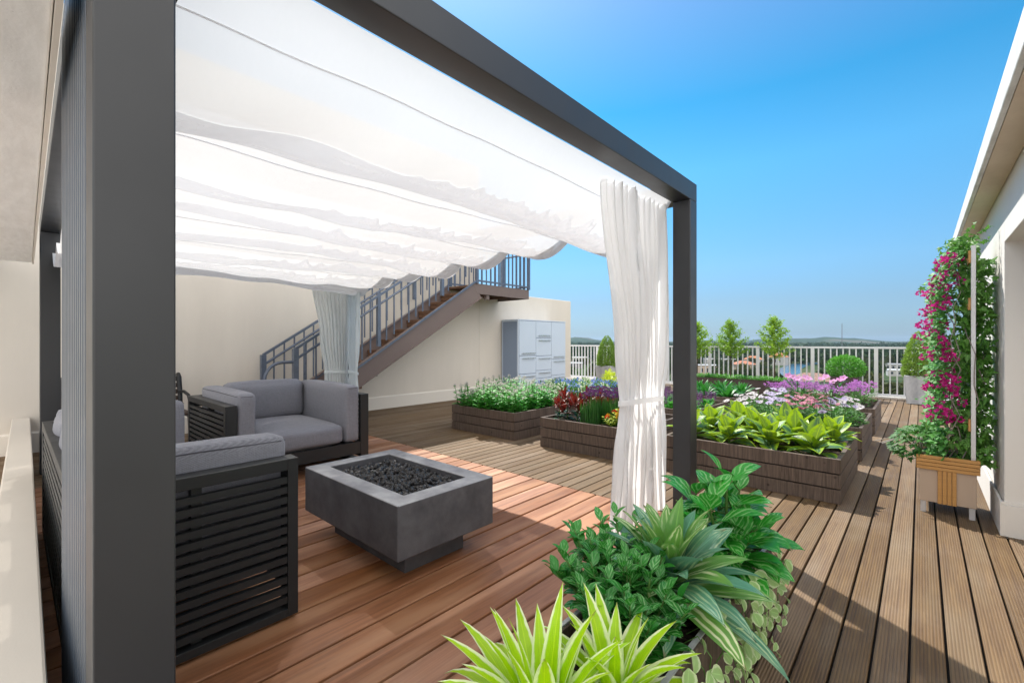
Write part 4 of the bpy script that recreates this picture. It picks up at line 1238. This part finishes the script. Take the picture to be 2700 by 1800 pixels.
def ball(rx, rz, zc):
    def f(rg):
        d = rdir(rg); r = rg.uniform(.72,1)
        return Vector((d.x*rx*r, d.y*rx*r, zc + d.z*rz*r)), d
    return f
def cone(r0, h):
    def f(rg):
        z = h*(1-(1-rg.random())**.62); s = z/h
        r = r0*min(1, .90+s*.9)*(1-s**2.6)**.62*(1-.20*s) if s < 1 else 0
        a = rg.uniform(0, 2*PI); q = r*rg.uniform(.80,1)
        return Vector((q*math.cos(a), q*math.sin(a), z)), Vector((math.cos(a), math.sin(a), .35))
    return f
clipped('round_shrub', 'round clipped glossy green shrub in the dark brown box at the railing', (-1.22, 12.25, .47), ball(.35,.27,.20), 3000, G['box'], .055, 221)
def pot(loc, label):
    t = thing('concrete_planter', label, 'planter', loc)
    b = MB(); a, c, h = .205, .245, .57
    B = [(-a,-a,0),(a,-a,0),(a,a,0),(-a,a,0)]; T = [(-c,-c,h),(c,-c,h),(c,c,h),(-c,c,h)]; i_ = c-.03; I = [(-i_,-i_,h),(i_,-i_,h),(i_,i_,h),(-i_,i_,h)]; D = [(-i_,-i_,h-.05),(i_,-i_,h-.05),(i_,i_,h-.05),(-i_,i_,h-.05)]
    b.face(B[::-1])
    for k in range(4):
        j = (k+1)%4; b.face([B[k],B[j],T[j],T[k]]); b.face([T[k],T[j],I[j],I[k]]); b.face([I[k],I[j],D[j],D[k]])
    o = b.build('pot', M['planterc'], t)
    bm = bmesh.new(); bm.from_mesh(o.data); bmesh.ops.remove_doubles(bm, verts=bm.verts, dist=.0005); bm.to_mesh(o.data); bm.free()
    md = o.modifiers.new('bevel','BEVEL'); md.width = .012; md.segments = 3; md.limit_method = 'ANGLE'
    b = MB(); b.face(D); b.build('soil', M['soil'], t); return t
pot((-.01, 12.25, 0), 'tapered grey concrete planter at the right end of the railing beside the trellis')
clipped('cone_topiary', 'clipped cone topiary in the concrete planter beside the flowering trellis', (-.01, 12.25, .55), cone(.29,.90), 5200, G['olive'], .045, 231)
pot((-6.62, 11.35, 0), 'tapered grey concrete planter left of the front curtain, near the beige wall end')
clipped('cone_topiary', 'clipped cone topiary left of the front curtain, near the beige wall end', (-6.62, 11.35, .55), cone(.29,.86), 5200, G['olive'], .045, 232)

# ------------------------------------------------------------------ trellis planter with climbers at the right wall
tp = thing('trellis_planter', 'taupe planter box with bamboo trim and tall trellis against the white wall', 'planter', (.14, 4.70, 0))
hx, y0, y1 = .155, -.215, .215
b = MB(); b.box(-hx+.006, y0+.006, .085, hx-.006, y1-.006, .36); b.build('body', M['taupe'], tp, bevel=.003)
b = MB()
for k in range(4):
    z0 = .322 + k*.026
    b.box(-hx-.010, y0-.012, z0, hx+.010, y0+.004, z0+.023); b.box(-hx-.010, y1-.004, z0, hx+.010, y1+.012, z0+.023)
    b.box(-hx-.010, y0+.0045, z0, -hx+.005, y1-.0045, z0+.023); b.box(hx-.005, y0+.0045, z0, hx+.010, y1-.0045, z0+.023)
b.build('bamboo_band', M['bamboo'], tp, bevel=.002)
b = MB()
for k in range(4):
    x0 = -.050 + k*.025; b.box(x0, y0-.008, .083, x0+.0225, y0+.0055, .3205)
b.build('bamboo_panel', M['bamboo'], tp, bevel=.002)
for sx in (-1, 1):
    for yy in (y0+.02, y1-.05):
        b = MB(); x0 = sx*(hx-.028); b.box(x0-.016, yy, 0, x0+.016, yy+.03, .0845); b.build('leg', M['alu'], tp, bevel=.002)
b = MB(); b.box(-hx+.02, y0+.02, .361, hx-.02, y1-.02, .395); b.build('soil', M['soil'], tp)
for yy in (y0+.015, y1-.03):
    b = MB(); b.box(hx-.035, yy, .40, hx-.010, yy+.014, 1.92); b.build('trellis_post', M['alu'], tp, bevel=.002)
for z in (.62, 1.47, 1.80):
    b = MB(); b.box(hx-.048, y0+.012, z, hx-.0355, y1, z+.085); b.build('trellis_slat', M['bamboo'], tp, bevel=.002)

rg = random.Random(301)
iv_ = thing('ivy', 'dark green ivy climbing the trellis and spilling towards the white wall', 'climbing plant', (.14, 4.70, .39))
b = MB()
for i in range(2000):
    z = rg.uniform(-.02, 1.62); y = rg.uniform(-.17, .30)
    half = .105 + .035*mnoise.noise(Vector((z*3, y*2, 4)))
    x = .125 + rg.gauss(.015, .062)
    if x > .235: x = .235 - rg.uniform(0,.04)
    if z > 1.45: x = x*.8 - .02
    if z < .15: y = rg.uniform(-.19,.22)
    hide = (abs(x-.13) < .022 and y < -.12 and mnoise.noise(Vector((z*2.6,0,9))) > -.1)
    if hide: continue
    out = Vector((x-.09, y*.6-.1, rg.uniform(-.7,.15))) + rdir(rg)*.28
    nrm = Vector((x-.12, y-.3, .55)) + rdir(rg)*.4
    ivyleaf(b, (x, y, z), out, nrm, rg.uniform(.045,.085))
b.build('foliage', G['ivy'], iv_, smooth=True)
b = MB()
for k in range(16):
    x, y, z = rg.uniform(-.02,.13), rg.uniform(-.15,.2), 0; pts = [(x,y,z)]
    n = rg.randint(5, 14)
    for i in range(n):
        z += .11; x = max(-.06, min(.20, x + rg.uniform(-.05,.055))); y = max(-.22, min(.25, y + rg.uniform(-.06,.05))); pts.append((x,y,z))
    b.tube(pts, [.005*(1-.6*i/n) for i in range(n+1)], 5)
b.build('vine_stems', M['twig'], iv_, smooth=True)
# shoots at the top, reaching to the wall
for k in range(9):
    b = MB(); p = Vector((.06+rg.uniform(-.05,.08), rg.uniform(-.15,.2), 1.55+rg.uniform(-.1,.1))); d = Vector((rg.uniform(.1,.8), rg.uniform(-.5,.2), rg.uniform(.1,.6)))
    for i in range(7):
        q = p + d*(.028*i); q.x = min(q.x, .24)
        ivyleaf(b, q, rdir(rg,-.6), rdir(rg,.1), rg.uniform(.035,.055))
    b.build('shoot', G['ivy'], iv_, smooth=True)
lo = thing('ivy', 'bushy trailing ivy spilling over the left side of the taupe planter', 'climbing plant', (.0, 4.66, .40))
b = MB()
for i in range(420):
    d = rdir(rg, -.5); p = Vector((-.02 + d.x*.155, d.y*.18, .075 + d.z*.13 - .5*max(0, -.10-d.x*.2)*.4))
    p *= 1; p = Vector((p.x, p.y, p.z)) 
    ivyleaf(b, p, Vector((d.x, d.y, -.35)) + rdir(rg)*.5, Vector((d.x*.5, d.y*.5-.3, .8)), rg.uniform(.04,.065))
b.build('foliage', G['mid'], lo, smooth=True)
b = MB()
for k in range(14):
    a = rg.uniform(0, 6.28); b.tube([(.0,0,0), (-.05+.07*math.cos(a), .07*math.sin(a), .12), (-.12+.16*math.cos(a), .16*math.sin(a), .06)], .0035, 5)
b.build('vine_stems', M['twig'], lo, smooth=True)
bo = thing('bougainvillea', 'flowering vine with fuchsia blooms on the left face of the trellis', 'climbing plant', (.14, 4.70, .39))
b = MB()
for i in range(2100):
    z = rg.uniform(.02, 1.52); y = rg.uniform(-.24, .26)
    x = -.035 + rg.gauss(0, .030) + .03*mnoise.noise(Vector((z*4, y*3, 1)))
    if z > 1.3: x += (z-1.3)*.35
    leaf(b, (x, y, z), Vector((-.7, -.5, -.25)) + rdir(rg)*.7, Vector((-.4,-.4,.7))+rdir(rg)*.3, rg.uniform(.028,.05), rg.uniform(.022,.036), .4, .2, 3, prof_round)
b.build('foliage', G['boug'], bo, smooth=True)
BM_ = []
for s in range(3):
    rq = random.Random(310+s); c = MB()
    for i in range(15):
        d = rdir(rq); smallleaf(c, Vector((d.x*.022, d.y*.022, d.z*.028))*rq.uniform(.5,1), d+rdir(rq)*.4, rdir(rq), .026, .024)
    BM_.append(c.mesh('bract_cluster', [F['boug']]))
for i in range(96):
    q = rg.random(); z = .28 + 1.20*q
    # blooms gather in two drifting bands
    band = rg.choice((-.085, -.03, .01)) + .025*math.sin(z*5) + rg.gauss(0,.022)
    y = rg.uniform(-.27, -.05) if rg.random() < .75 else rg.uniform(-.05,.2)
    if .62 < z < .74 and rg.random() < .7: continue
    put(BM_[i % 3], 'bloom', bo, (band, y, z), (rg.uniform(0,6),)*3, rg.uniform(.7,1.25))

# ------------------------------------------------------------------ foreground planter and its plants
PXL, PXR, PY0, PY1, PH_ = -.84, -.475, .50, 2.20, .37
fpl = thing('timber_planter', 'long brown timber planter in the foreground, full of leafy plants', 'planter', ((PXL+PXR)/2, (PY0+PY1)/2, 0))
hx, hy = (PXR-PXL)/2, (PY1-PY0)/2
b = MB()
for k in range(3):
    z0 = .002 + k*.123; z1 = z0 + .1195
    b.box(-hx, -hy, z0, hx, -hy+.028, z1); b.box(-hx, hy-.028, z0, hx, hy, z1)
    b.box(-hx+.0005, -hy+.0285, z0, -hx+.028, hy-.0285, z1); b.box(hx-.028, -hy+.0285, z0, hx-.0005, hy-.0285, z1)
b.build('plank_frame', M['bed'], fpl, bevel=.0025)
b = MB(); b.box(-hx+.03, -hy+.03, .01, hx-.03, hy-.03, .335); b.build('soil', M['soil'], fpl)
b = MB(); b.box(-hx+.008, -hy+.008, .3695, hx-.008, -hy+.022, .376); b.box(-hx+.008, hy-.022, .3695, hx-.008, hy-.008, .376)
b.box(-hx+.008, -hy+.0225, .3695, -hx+.022, hy-.0225, .376); b.box(hx-.022, -hy+.0225, .3695, hx-.008, hy-.0225, .376); b.build('rim', M['planterc'], fpl)
FZ = .335
def dracaena(seed, label, n, L, loc):
    rg = random.Random(seed); t = thing('striped_dracaena', label, 'plant', loc)
    b = MB()
    for i in range(n):
        f = i/(n-1); az = i*2.39996 + rg.uniform(-.2,.2); el = .28 + 1.12*f**.9 + rg.uniform(-.08,.08)
        d = sphdir(az, el); up = Vector((-math.cos(az)*math.sin(el), -math.sin(az)*math.sin(el), math.cos(el)))
        leaf(b, Vector((math.cos(az)*.018, math.sin(az)*.018, .05+.05*f)), d, up + rdir(rg)*.15, L*rg.uniform(.82,1.08)*(1-.12*f), rg.uniform(.046,.058), (1.35-1.0*f)*rg.uniform(.75,1.2), .42, 9, prof_blade)
    b.build('foliage', G['lime'], t, smooth=True)
    b = MB(); b.tube([(0,0,-.02),(0,0,.12)], .02, 8); b.build('stem', M['stem'], t); return t
dracaena(401, 'lime and white striped spiky plant, front left of the foreground planter', 42, .335, (-.63, .80, FZ-.06))
dracaena(402, 'smaller lime and white striped spiky plant just right of the larger one', 32, .275, (-.555, .985, FZ-.055))
def cordyline(seed, loc):
    rg = random.Random(seed); t = thing('cordyline', 'large teal green plant with cream striped blades in the foreground planter', 'plant', loc)
    b = MB()
    for i in range(54):
        f = i/53; az = i*2.39996; el = .05 + 1.32*f**1.1 + rg.uniform(-.12,.12)
        d = sphdir(az, el); up = Vector((-math.cos(az)*math.sin(el), -math.sin(az)*math.sin(el), math.cos(el)))
        leaf(b, Vector((math.cos(az)*.02, math.sin(az)*.02, .05+.09*f)), d, up + rdir(rg)*.3, .36*rg.uniform(.85,1.08)*(1-.35*f), rg.uniform(.080,.104)*(1-.2*f), (1.15-.7*f)*rg.uniform(.7,1.2), .3, 9, prof_lance, m=1 if (i % 3 == 2 or f > .88) else 0, wave=.25)
    b.build('foliage', [G['cord'], G['cordw']], t, smooth=True)
    b = MB(); b.tube([(0,0,-.02),(0,0,.14)], .02, 8); b.build('stem', M['stem'], t)
cordyline(411, (-.635, 1.50, FZ))
def dieff(seed, loc):
    rg = random.Random(seed); t = thing('dieffenbachia', 'glossy green plant with pale veined oval leaves at the far end of the foreground planter', 'plant', loc)
    b = MB(); st = MB()
    for k in range(13):
        a = k*2.4 + .4; sp = .0 if k == 0 else rg.uniform(.08,.16); h = .36 if k == 0 else rg.uniform(.12,.30)
        tip = Vector((math.cos(a)*sp, math.sin(a)*sp, h)); base = tip*.15; base.z = 0
        st.tube([base, base.lerp(tip,.5)+Vector((0,0,.02)), tip], [.008,.007,.004], 6)
        for i in range(10):
            f = i/9; q = base.lerp(tip, .3+.7*f); az = a + i*2.4; el = .05 + .9*f**1.5 + rg.uniform(-.1,.15)
            d = sphdir(az, el); up = Vector((-math.cos(az)*math.sin(el), -math.sin(az)*math.sin(el), math.cos(el)))
            L = .18*rg.uniform(.75,1.1)*(1-.25*f)
            q2 = q + d*.035; st.tube([q, q2], .003, 5)
            leaf(b, q2, d, up + rdir(rg)*.25, L, L*.56, .9*rg.uniform(.6,1.2), .28, 8, prof_ovate, wave=.2)
    b.build('foliage', G['dief'], t, smooth=True); st.build('stem', M['stem'], t, smooth=True)
dieff(421, (-.58, 1.93, FZ))
def bushy(seed, label, loc, n, spread, lean):
    rg = random.Random(seed); t = thing('glossy_shrub', label, 'plant', loc)
    b = MB(); st = MB()
    for k in range(n):
        a = k*2.4; sp = spread*math.sqrt((k+.5)/n)
        base = Vector((math.cos(a)*sp*.45, math.sin(a)*sp*.45, 0)); tip = Vector((math.cos(a)*sp + lean[0]*rg.random(), math.sin(a)*sp + lean[1]*rg.random(), rg.uniform(.12,.26)))
        mid = base.lerp(tip, .5) + Vector((0,0,.03)); st.tube([base, mid, tip], [.005,.004,.002], 6)
        m_ = 16
        for i in range(m_):
            f = i/(m_-1); q = (base.lerp(mid, f*2) if f < .5 else mid.lerp(tip, f*2-1)); az = a + i*1.7
            if f < .12: continue
            el = .15 + .8*f + rg.uniform(-.2,.2); d = sphdir(az, el); up = Vector((-math.cos(az)*math.sin(el), -math.sin(az)*math.sin(el), math.cos(el)))
            L = .098*rg.uniform(.75,1.15)*(1-.45*f)
            leaf(b, q, d, up + rdir(rg)*.2, L, L*.54, .7, .3, 5, prof_ovate)
    b.build('foliage', G['shrub'], t, smooth=True); st.build('stem', M['stem'], t, smooth=True)
bushy(431, 'small leaved glossy green shrub leaning over the left edge of the foreground planter', (-.71, 1.33, FZ), 34, .21, (-.13,.06))
bushy(432, 'low glossy green shrub between the striped plants and the trailing vine', (-.63, 1.22, FZ-.02), 22, .16, (.0,.0))
def trailing(seed, loc):
    rg = random.Random(seed); t = thing('trailing_vine', 'pale green trailing vine hanging over the right side of the foreground planter', 'climbing plant', loc)
    b = MB(); st = MB()
    for k in range(14):
        y = -.40 + .92*k/13 + rg.uniform(-.02,.02); ln = rg.uniform(.16,.36)*(1 if k % 3 else .6)
        pts = [Vector((-.07, y, .0)), Vector((-.005, y, .062)), Vector((.035, y+rg.uniform(-.01,.01), .02))]
        z = .02
        while z > .02-ln:
            z -= .03; pts.append(Vector((.03+rg.uniform(-.008,.012), pts[-1].y + rg.uniform(-.012,.012), z)))
        st.tube(pts, .0018, 5)
        for i, p in enumerate(pts):
            for s in (-1, 1):
                if rg.random() < (.25 if i < 4 else .45): continue
                d = Vector((rg.uniform(-.05,.8), s*rg.uniform(.15,.9), rg.uniform(-1.1,-.1))); f = i/len(pts)
                leaf(b, p + Vector((rg.uniform(0,.03),0,0)), d, Vector((.8, rg.uniform(-.9,.7), rg.uniform(-.1,1.0))), rg.uniform(.040,.064)*(1.05-.5*f), rg.uniform(.032,.050)*(1.05-.5*f), .6, .3, 5, prof_ovate)
    b.build('foliage', G['pothos'], t, smooth=True); st.build('vine_stems', M['stem'], t)
trailing(441, (-.475, 1.60, FZ))
# ------------------------------------------------------------------ the town beyond: ground, canal, hills, houses, trees
GZ = -23.
tower = thing('apartment_tower', 'cream building carrying the roof terrace, below the deck', 'building', (-2, 4, GZ))
b = MB(); b.box(-12, -10, 0, 5.5, 9.28, -GZ-.07); b.build('facade', M['beige'], tower)
def groundmat():
    t = NT('town_ground'); c = t.coord()
    a = t.noise(c, .006, 8, .6); d = t.noise(c, .05, 6, .7)
    col = t.mix(t.ramp(a, .4, .62), (.030,.055,.018), (.075,.085,.04))
    col = t.mix(t.ramp(d, .5, .62), col, (.018,.038,.012))
    col = t.mix(t.ramp(t.noise(c, .018, 5, .6), .66, .72), col, (.14,.13,.115))
    return t.done(t.bsdf(col, .95, 0, .1, t.bump(d, .8, 4.)))
M['town'] = groundmat()
b = MB(); rows = []
for r in (20, 150, 400, 900, 2000, 4500, 6500, 8800):
    rows.append([(r*math.cos(2*PI*i/64), r*math.sin(2*PI*i/64), GZ) for i in range(64)])
b.grid(rows, closed=True); b.face(rows[0]); struct(b.build('ground', M['town']))
def pol(az, dist, z=GZ): return Vector((dist*math.sin(R(az)), dist*math.cos(R(az)), z))
# canal
t_ = NT('canal_water'); nz = t_.noise(t_.mapped(t_.coord(), (.4,.4,1)), 1, 3)
M['water'] = t_.done(t_.bsdf((.035,.10,.17), .18, 0, .5, t_.bump(nz, .2, .1)))
b = MB(); rows = []
for d, a, wd in ((285,-10.3,6),(340,-10.4,6),(400,-10.5,7),(470,-10.5,8),(540,-9.9,9),(600,-8.6,10),(640,-6.5,11)):
    c = pol(a, d, GZ+.3); n = Vector((math.cos(R(a)), -math.sin(R(a)), 0)); rows.append([c-n*wd, c+n*wd])
b.grid(rows); struct(b.build('canal_water', M['water']))
# hills
def hillmat():
    t = NT('wooded_hill'); c = t.coord()
    a = t.noise(c, .012, 7, .7); bb = t.noise(c, .0016, 4)
    col = t.mix(t.ramp(a, .35, .7), (.014,.028,.014), (.05,.075,.032)); col = t.mix(t.ramp(bb, .5, .7), col, (.10,.095,.075))
    return t.done(t.bsdf(col, 1, 0, .05, t.bump(a, 1, 12.)))
M['hill'] = hillmat()
def ridge(name, d0, d1, a0, a1, hfun, seed):
    rows = []
    for j in range(17):
        s = j/16; d = d0 + (d1-d0)*s; row = []
        for i in range(121):
            a = a0 + (a1-a0)*i/120
            e = min(1, min(i, 120-i)/10)
            h = hfun(a)*math.sin(PI*min(1, s*.55+.0))**1.2*e*(1 + .18*mnoise.noise(Vector((a*.9, s*4, seed))) + .10*mnoise.noise(Vector((a*6, s*9, seed))))
            row.append(pol(a, d, GZ - 1 + max(0, h)))
        rows.append(row)
    b = MB(); b.grid(rows); return struct(b.build(name, M['hill'], smooth=True))
def hf(a): return 30 + 38*math.exp(-((a+8.0)/3.4)**2) + 14*math.exp(-((a+13)/2)**2) + 40*math.exp(-((a+34.5)/3.)**2) + 8*math.sin(a*.9)
ridge('hills', 3600, 5600, -70, 30, hf, 3)
ridge('wooded_rise', 1500, 2600, -70, 30, lambda a: 17 + 4*math.sin(a*.7+1) + 4*math.sin(a*2.3), 9)

# trees -------------------------------------------------------------------
def farleaf(name, c1, c2):
    t = NT(name); f = t.math('ADD', t.math('MULTIPLY', t.noise(t.coord(), .5, 4, .7), .9), t.math('MULTIPLY_ADD', t.rand(), .5, -.25), clamp=True)
    return t.done(t.bsdf(t.mix(f, c1, c2), .85, 0, .15))
FT = [farleaf('dark_far_foliage', (.012,.028,.010), (.055,.095,.028)), farleaf('olive_far_foliage', (.030,.040,.012), (.11,.13,.04))]
FP = farleaf('palm_far_foliage', (.02,.035,.012), (.09,.115,.045)); FB = paint('far_bark', (.10,.085,.07), .9)
def tree_proto(seed, h, r, m, label):
    rg = random.Random(seed); t = thing('tree', label, 'tree', (0,0,0), 0, 'trees in the town below')
    b = MB(); b.tube([(0,0,0),(.15,.1,h*.3),(0,0,h*.6)], [.35,.28,.15], 7)
    cl = [Vector((rg.uniform(-1,1)*r*.6, rg.uniform(-1,1)*r*.6, h*rg.uniform(.45,.82))) for _ in range(9)]
    for c in cl: b.tube([(0,0,h*.35), c], [.16,.05], 5)
    b.build('trunk', FB, t)
    c_ = MB()
    for c in cl:
        rr = r*rg.uniform(.35,.6)
        for i in range(95):
            d = rdir(rg,-.6); smallleaf(c_, c + d*rr*rg.uniform(.6,1.05), d+rdir(rg)*.8, rdir(rg), rg.uniform(.7,1.4), .8)
    c_.build('crown', FT[m], t); return t
def palm_proto(seed, h, label):
    rg = random.Random(seed); t = thing('palm_tree', label, 'tree', (0,0,0), 0, 'palms in the town below')
    b = MB(); b.tube([(0,0,0),(.3,.1,h*.5),(.5,.2,h)], [.22,.17,.14], 7); b.build('trunk', FB, t)
    c = MB()
    for i in range(22):
        az = i*2.4; el = -.3+1.5*i/22; d = sphdir(az, el); p = Vector((.5,.2,h)); up = Vector((0,0,1))
        for q in range(9):
            p = p + d*.30; d = (d + Vector((0,0,-.16))).normalized(); s = d.cross(up).normalized()
            for sg in (-1,1): smallleaf(c, p, s*sg + d*.6 + Vector((0,0,-.35)), up, .85*(1-.06*q), .14)
    c.build('crown', FP, t); return t
houses_at = []
def house(az, dist, w, d, h, roof, wallc, rot, flat, label, hip=.35):
    p = pol(az, dist); houses_at.append((p, max(w, d)*.75))
    t = thing('house', label, 'house', p, R(-az+rot))
    b = MB(); b.box(-w/2, -d/2, -.2, w/2, d/2, h); b.build('wall', wallc, t)
    b = MB(); o = .7
    if flat:
        b.box(-w/2-.3, -d/2-.3, h+.01, w/2+.3, d/2+.3, h+.5)
    else:
        rh = min(w,d)*hip; rx = max(0, w/2-d/2*.9)
        E = [(-w/2-o,-d/2-o,h-.05),(w/2+o,-d/2-o,h-.05),(w/2+o,d/2+o,h-.05),(-w/2-o,d/2+o,h-.05)]; A, B = (-rx,0,h+rh), (rx,0,h+rh)
        b.face([E[0],E[1],B,A]); b.face([E[1],E[2],B]); b.face([E[2],E[3],A,B]); b.face([E[3],E[0],A]); b.face(E[::-1])
    r_ = b.build('roof', roof, t)
    n = max(2, int(w/3.5))
    for i in range(n):
        x = -w/2 + w*(i+.5)/n; wn = MB(); wn.box(x-.7, -d/2-.06, h*.35, x+.7, -d/2-.01, h*.75); wn.build('window', M['winglass'], t)
    return t
M['winglass'] = paint('dark_window_glass', (.03,.04,.05), .15)
def rooftile(name, c1, c2):
    t = NT(name); c = t.coord(); col = t.mix(t.ramp(t.noise(t.mapped(c,(1,1,1)), 1.6, 6, .7), .35, .68), c1, c2)
    return t.done(t.bsdf(col, .85, 0, .2, t.bump(t.noise(c, 4, 3), .6, .2)))
RB = rooftile('brown_tile_roof', (.13,.075,.06), (.34,.22,.18)); RO = rooftile('orange_tile_roof', (.28,.11,.055), (.44,.20,.11)); RR = rooftile('red_tile_roof', (.28,.11,.07), (.42,.20,.13))
RW = paint('white_flat_roof', (.55,.56,.58), .7, var=.12, nscale=.3); RG = paint('grey_flat_roof', (.36,.37,.39), .8, var=.15, nscale=.3)
WW = paint('white_house_wall', (.42,.41,.39), .85, var=.06, nscale=.3); WG = paint('grey_house_wall', (.17,.16,.17), .85, var=.08, nscale=.3); WT = paint('tan_house_wall', (.48,.37,.29), .85, var=.06, nscale=.3)
house(-8.6, 268, 20, 15, 5.2, RB, WG, 12, False, 'grey house with a weathered brown tiled hip roof beyond the railing', .24)
house(-11.6, 540, 16, 12, 8.5, RO, WW, -10, False, 'white two storey house with an orange tiled roof beside the canal')
house(-14.0, 560, 18, 12, 5, RO, WW, 5, False, 'white house with an orange roof behind the widest young tree', .3)
house(-15.0, 445, 17, 12, 4.5, RR, WT, 20, False, 'tan house with a red tiled roof between the young trees', .25)
house(-16.8, 530, 18, 12, 5.5, RG, WW, -5, True, 'long white flat roofed house behind the middle young tree')
house(-19.4, 355, 20, 12, 7, RG, WT, 4, True, 'tan flat roofed building left of the young trees')
house(-18.6, 430, 7, 6, 9, RW, WW, 30, True, 'small tall white block above the tan building')
house(-1.3, 420, 17, 10, 4.0, RW, WW, 8, True, 'long white flat roofed building left of the right topiary')
house(-1.7, 500, 14, 12, 5.0, RG, WW, -6, True, 'grey roofed building behind the long white one')
house(-4.8, 640, 14, 10, 4.5, RB, WT, 15, False, 'small brown roofed house among trees right of the canal', .25)
house(-33.8, 560, 20, 12, 5, RW, WW, 12, True, 'white flat roofed building left of the left topiary')
house(-34.3, 420, 15, 10, 4.5, RW, WG, -8, True, 'nearest white roofed building between the beige wall and left topiary')
house(-32.9, 760, 16, 12, 5, RG, WW, 3, True, 'farthest pale building above the railing by the left topiary')
house(-34.6, 255, 16, 9, 3.5, RR, WT, -12, False, 'low red roofed house at the foot of the beige wall end', .2)
house(-13.2, 800, 22, 14, 6, RG, WW, 10, True, 'distant grey roofed block behind the trees')
house(-6.8, 940, 26, 16, 6, RW, WW, -4, True, 'distant white roofed hall above the round shrub')
house(-1.2, 1250, 40, 20, 6, RW, WW, 0, True, 'far white building near the horizon, right of the mast')
# mast
ms = thing('radio_mast', 'thin grey lattice radio mast on the horizon', 'mast', pol(-6.0, 1300))
b = MB()
for k in range(3):
    a = 2*PI*k/3; b.tube([(1.4*math.cos(a),1.4*math.sin(a),0),(.7*math.cos(a),.7*math.sin(a),66)], .22, 5)
b.build('mast_legs', paint('grey_mast_steel', (.16,.16,.17), .6), ms)
b = MB()
for i in range(16):
    z = 4*i; r = 1.4-.7*z/66
    for k in range(3):
        a = 2*PI*k/3; c = 2*PI*(k+1)/3; b.tube([(r*math.cos(a), r*math.sin(a), z), (r*math.cos(c), r*math.sin(c), z+4)], .12, 4)
b.build('lattice', bpy.data.materials['grey_mast_steel'], ms)
canal_pts = [pol(a, d) for d, a in ((285,-9.6),(340,-10.0),(400,-10.3),(440,-10.3),(470,-10.3),(540,-9.6),(600,-8.2),(640,-5.5))]
def free(p, r):
    if any((p-q).length < rr + r for q, rr in houses_at): return False
    # keep the sight line to a few houses and the canal open
    for q in canal_pts:
        if (p-q).length < 17: return False
    az = math.degrees(math.atan2(p.x, p.y)); d = p.length
    for ha, hd, hw in ((-8.6,268,2.6),(-11.6,540,1.0),(-1.3,420,1.3),(-19.4,355,1.6),(-15,445,1.0),(-10.2,420,.8),(-34,420,1.4)):
        if abs(az-ha) < hw and hd-110 < d < hd: return False
    return True
protos = [tree_proto(501, 8, 4.2, 0, 'dark green broad crowned tree in the town below the terrace'), tree_proto(502, 10, 4.8, 0, 'dark green broad crowned tree in the town below the terrace'),
          tree_proto(503, 7, 4.0, 1, 'olive green bushy tree in the town below the terrace'), tree_proto(504, 9, 3.4, 1, 'olive green bushy tree in the town below the terrace')]
palms = [palm_proto(505, 9, 'slender palm tree among the houses below the terrace'), palm_proto(506, 7, 'slender palm tree among the houses below the terrace')]
rg = random.Random(520); used = set(); placed = 0
while placed < 260:
    az = rg.uniform(-37, 3.5) ; d = 175 + 420*rg.random()**1.15
    p = pol(az, d)
    if not free(p, 3): continue
    k = rg.randrange(6); src = protos[k] if k < 4 else palms[k-4]
    if -24 > az > -29: 
        if rg.random() < .6: continue
    if k not in used: src.location = p; used.add(k)
    else: dup(src, p, rg.uniform(0,6), rg.uniform(.75,1.25))
    placed += 1
# the far woods, too many to count
wd = MB(); rg = random.Random(530); n = 0
while n < 5200:
    az = rg.uniform(-42, 8); d = 560 + 1700*rg.random()**1.1
    p = pol(az, d)
    if not free(p, 4): continue
    n += 1; r = rg.uniform(3.5,6.5); hh = rg.uniform(6,11)*(1 if rg.random() < .93 else 1.5)
    if d > 1500: hh += max(0, (d-1500)/1100)*18
    lf = 20 if d < 1000 else 9
    for i in range(lf):
        q = rdir(rg, -.4); smallleaf(wd, p + Vector((q.x*r, q.y*r, hh*.6 + q.z*hh*.4)), rdir(rg), rdir(rg), r*.85, r*.75)
    if d < 1400: smallleaf(wd, p + Vector((0,0,hh*.2)), (0,0,1), (1,0,0), hh*.7, r*1.2)
o = wd.build('distant_woods', FT[0]); struct(o, 'stuff'); o['label'] = 'dense dark green woods stretching to the horizon'; o['category'] = 'woods'

# ------------------------------------------------------------------ air: everything far off fades a little to blue
hz = NT('haze_air'); pv_ = hz.n('VolumePrincipled'); pv_.inputs['Color'].default_value = (.50,.70,.95,1); pv_.inputs['Density'].default_value = 4.5e-5; pv_.inputs['Anisotropy'].default_value = .2
hz.t.links.new(pv_.outputs[0], hz.out.inputs['Volume'])
b = MB(); b.box(-9000, -9000, GZ-1.5, 9000, 9000, 70); o = b.build('haze', hz.mat); struct(o, 'stuff'); o['label'] = 'thin blue haze over the town and the hills'; o['category'] = 'haze'
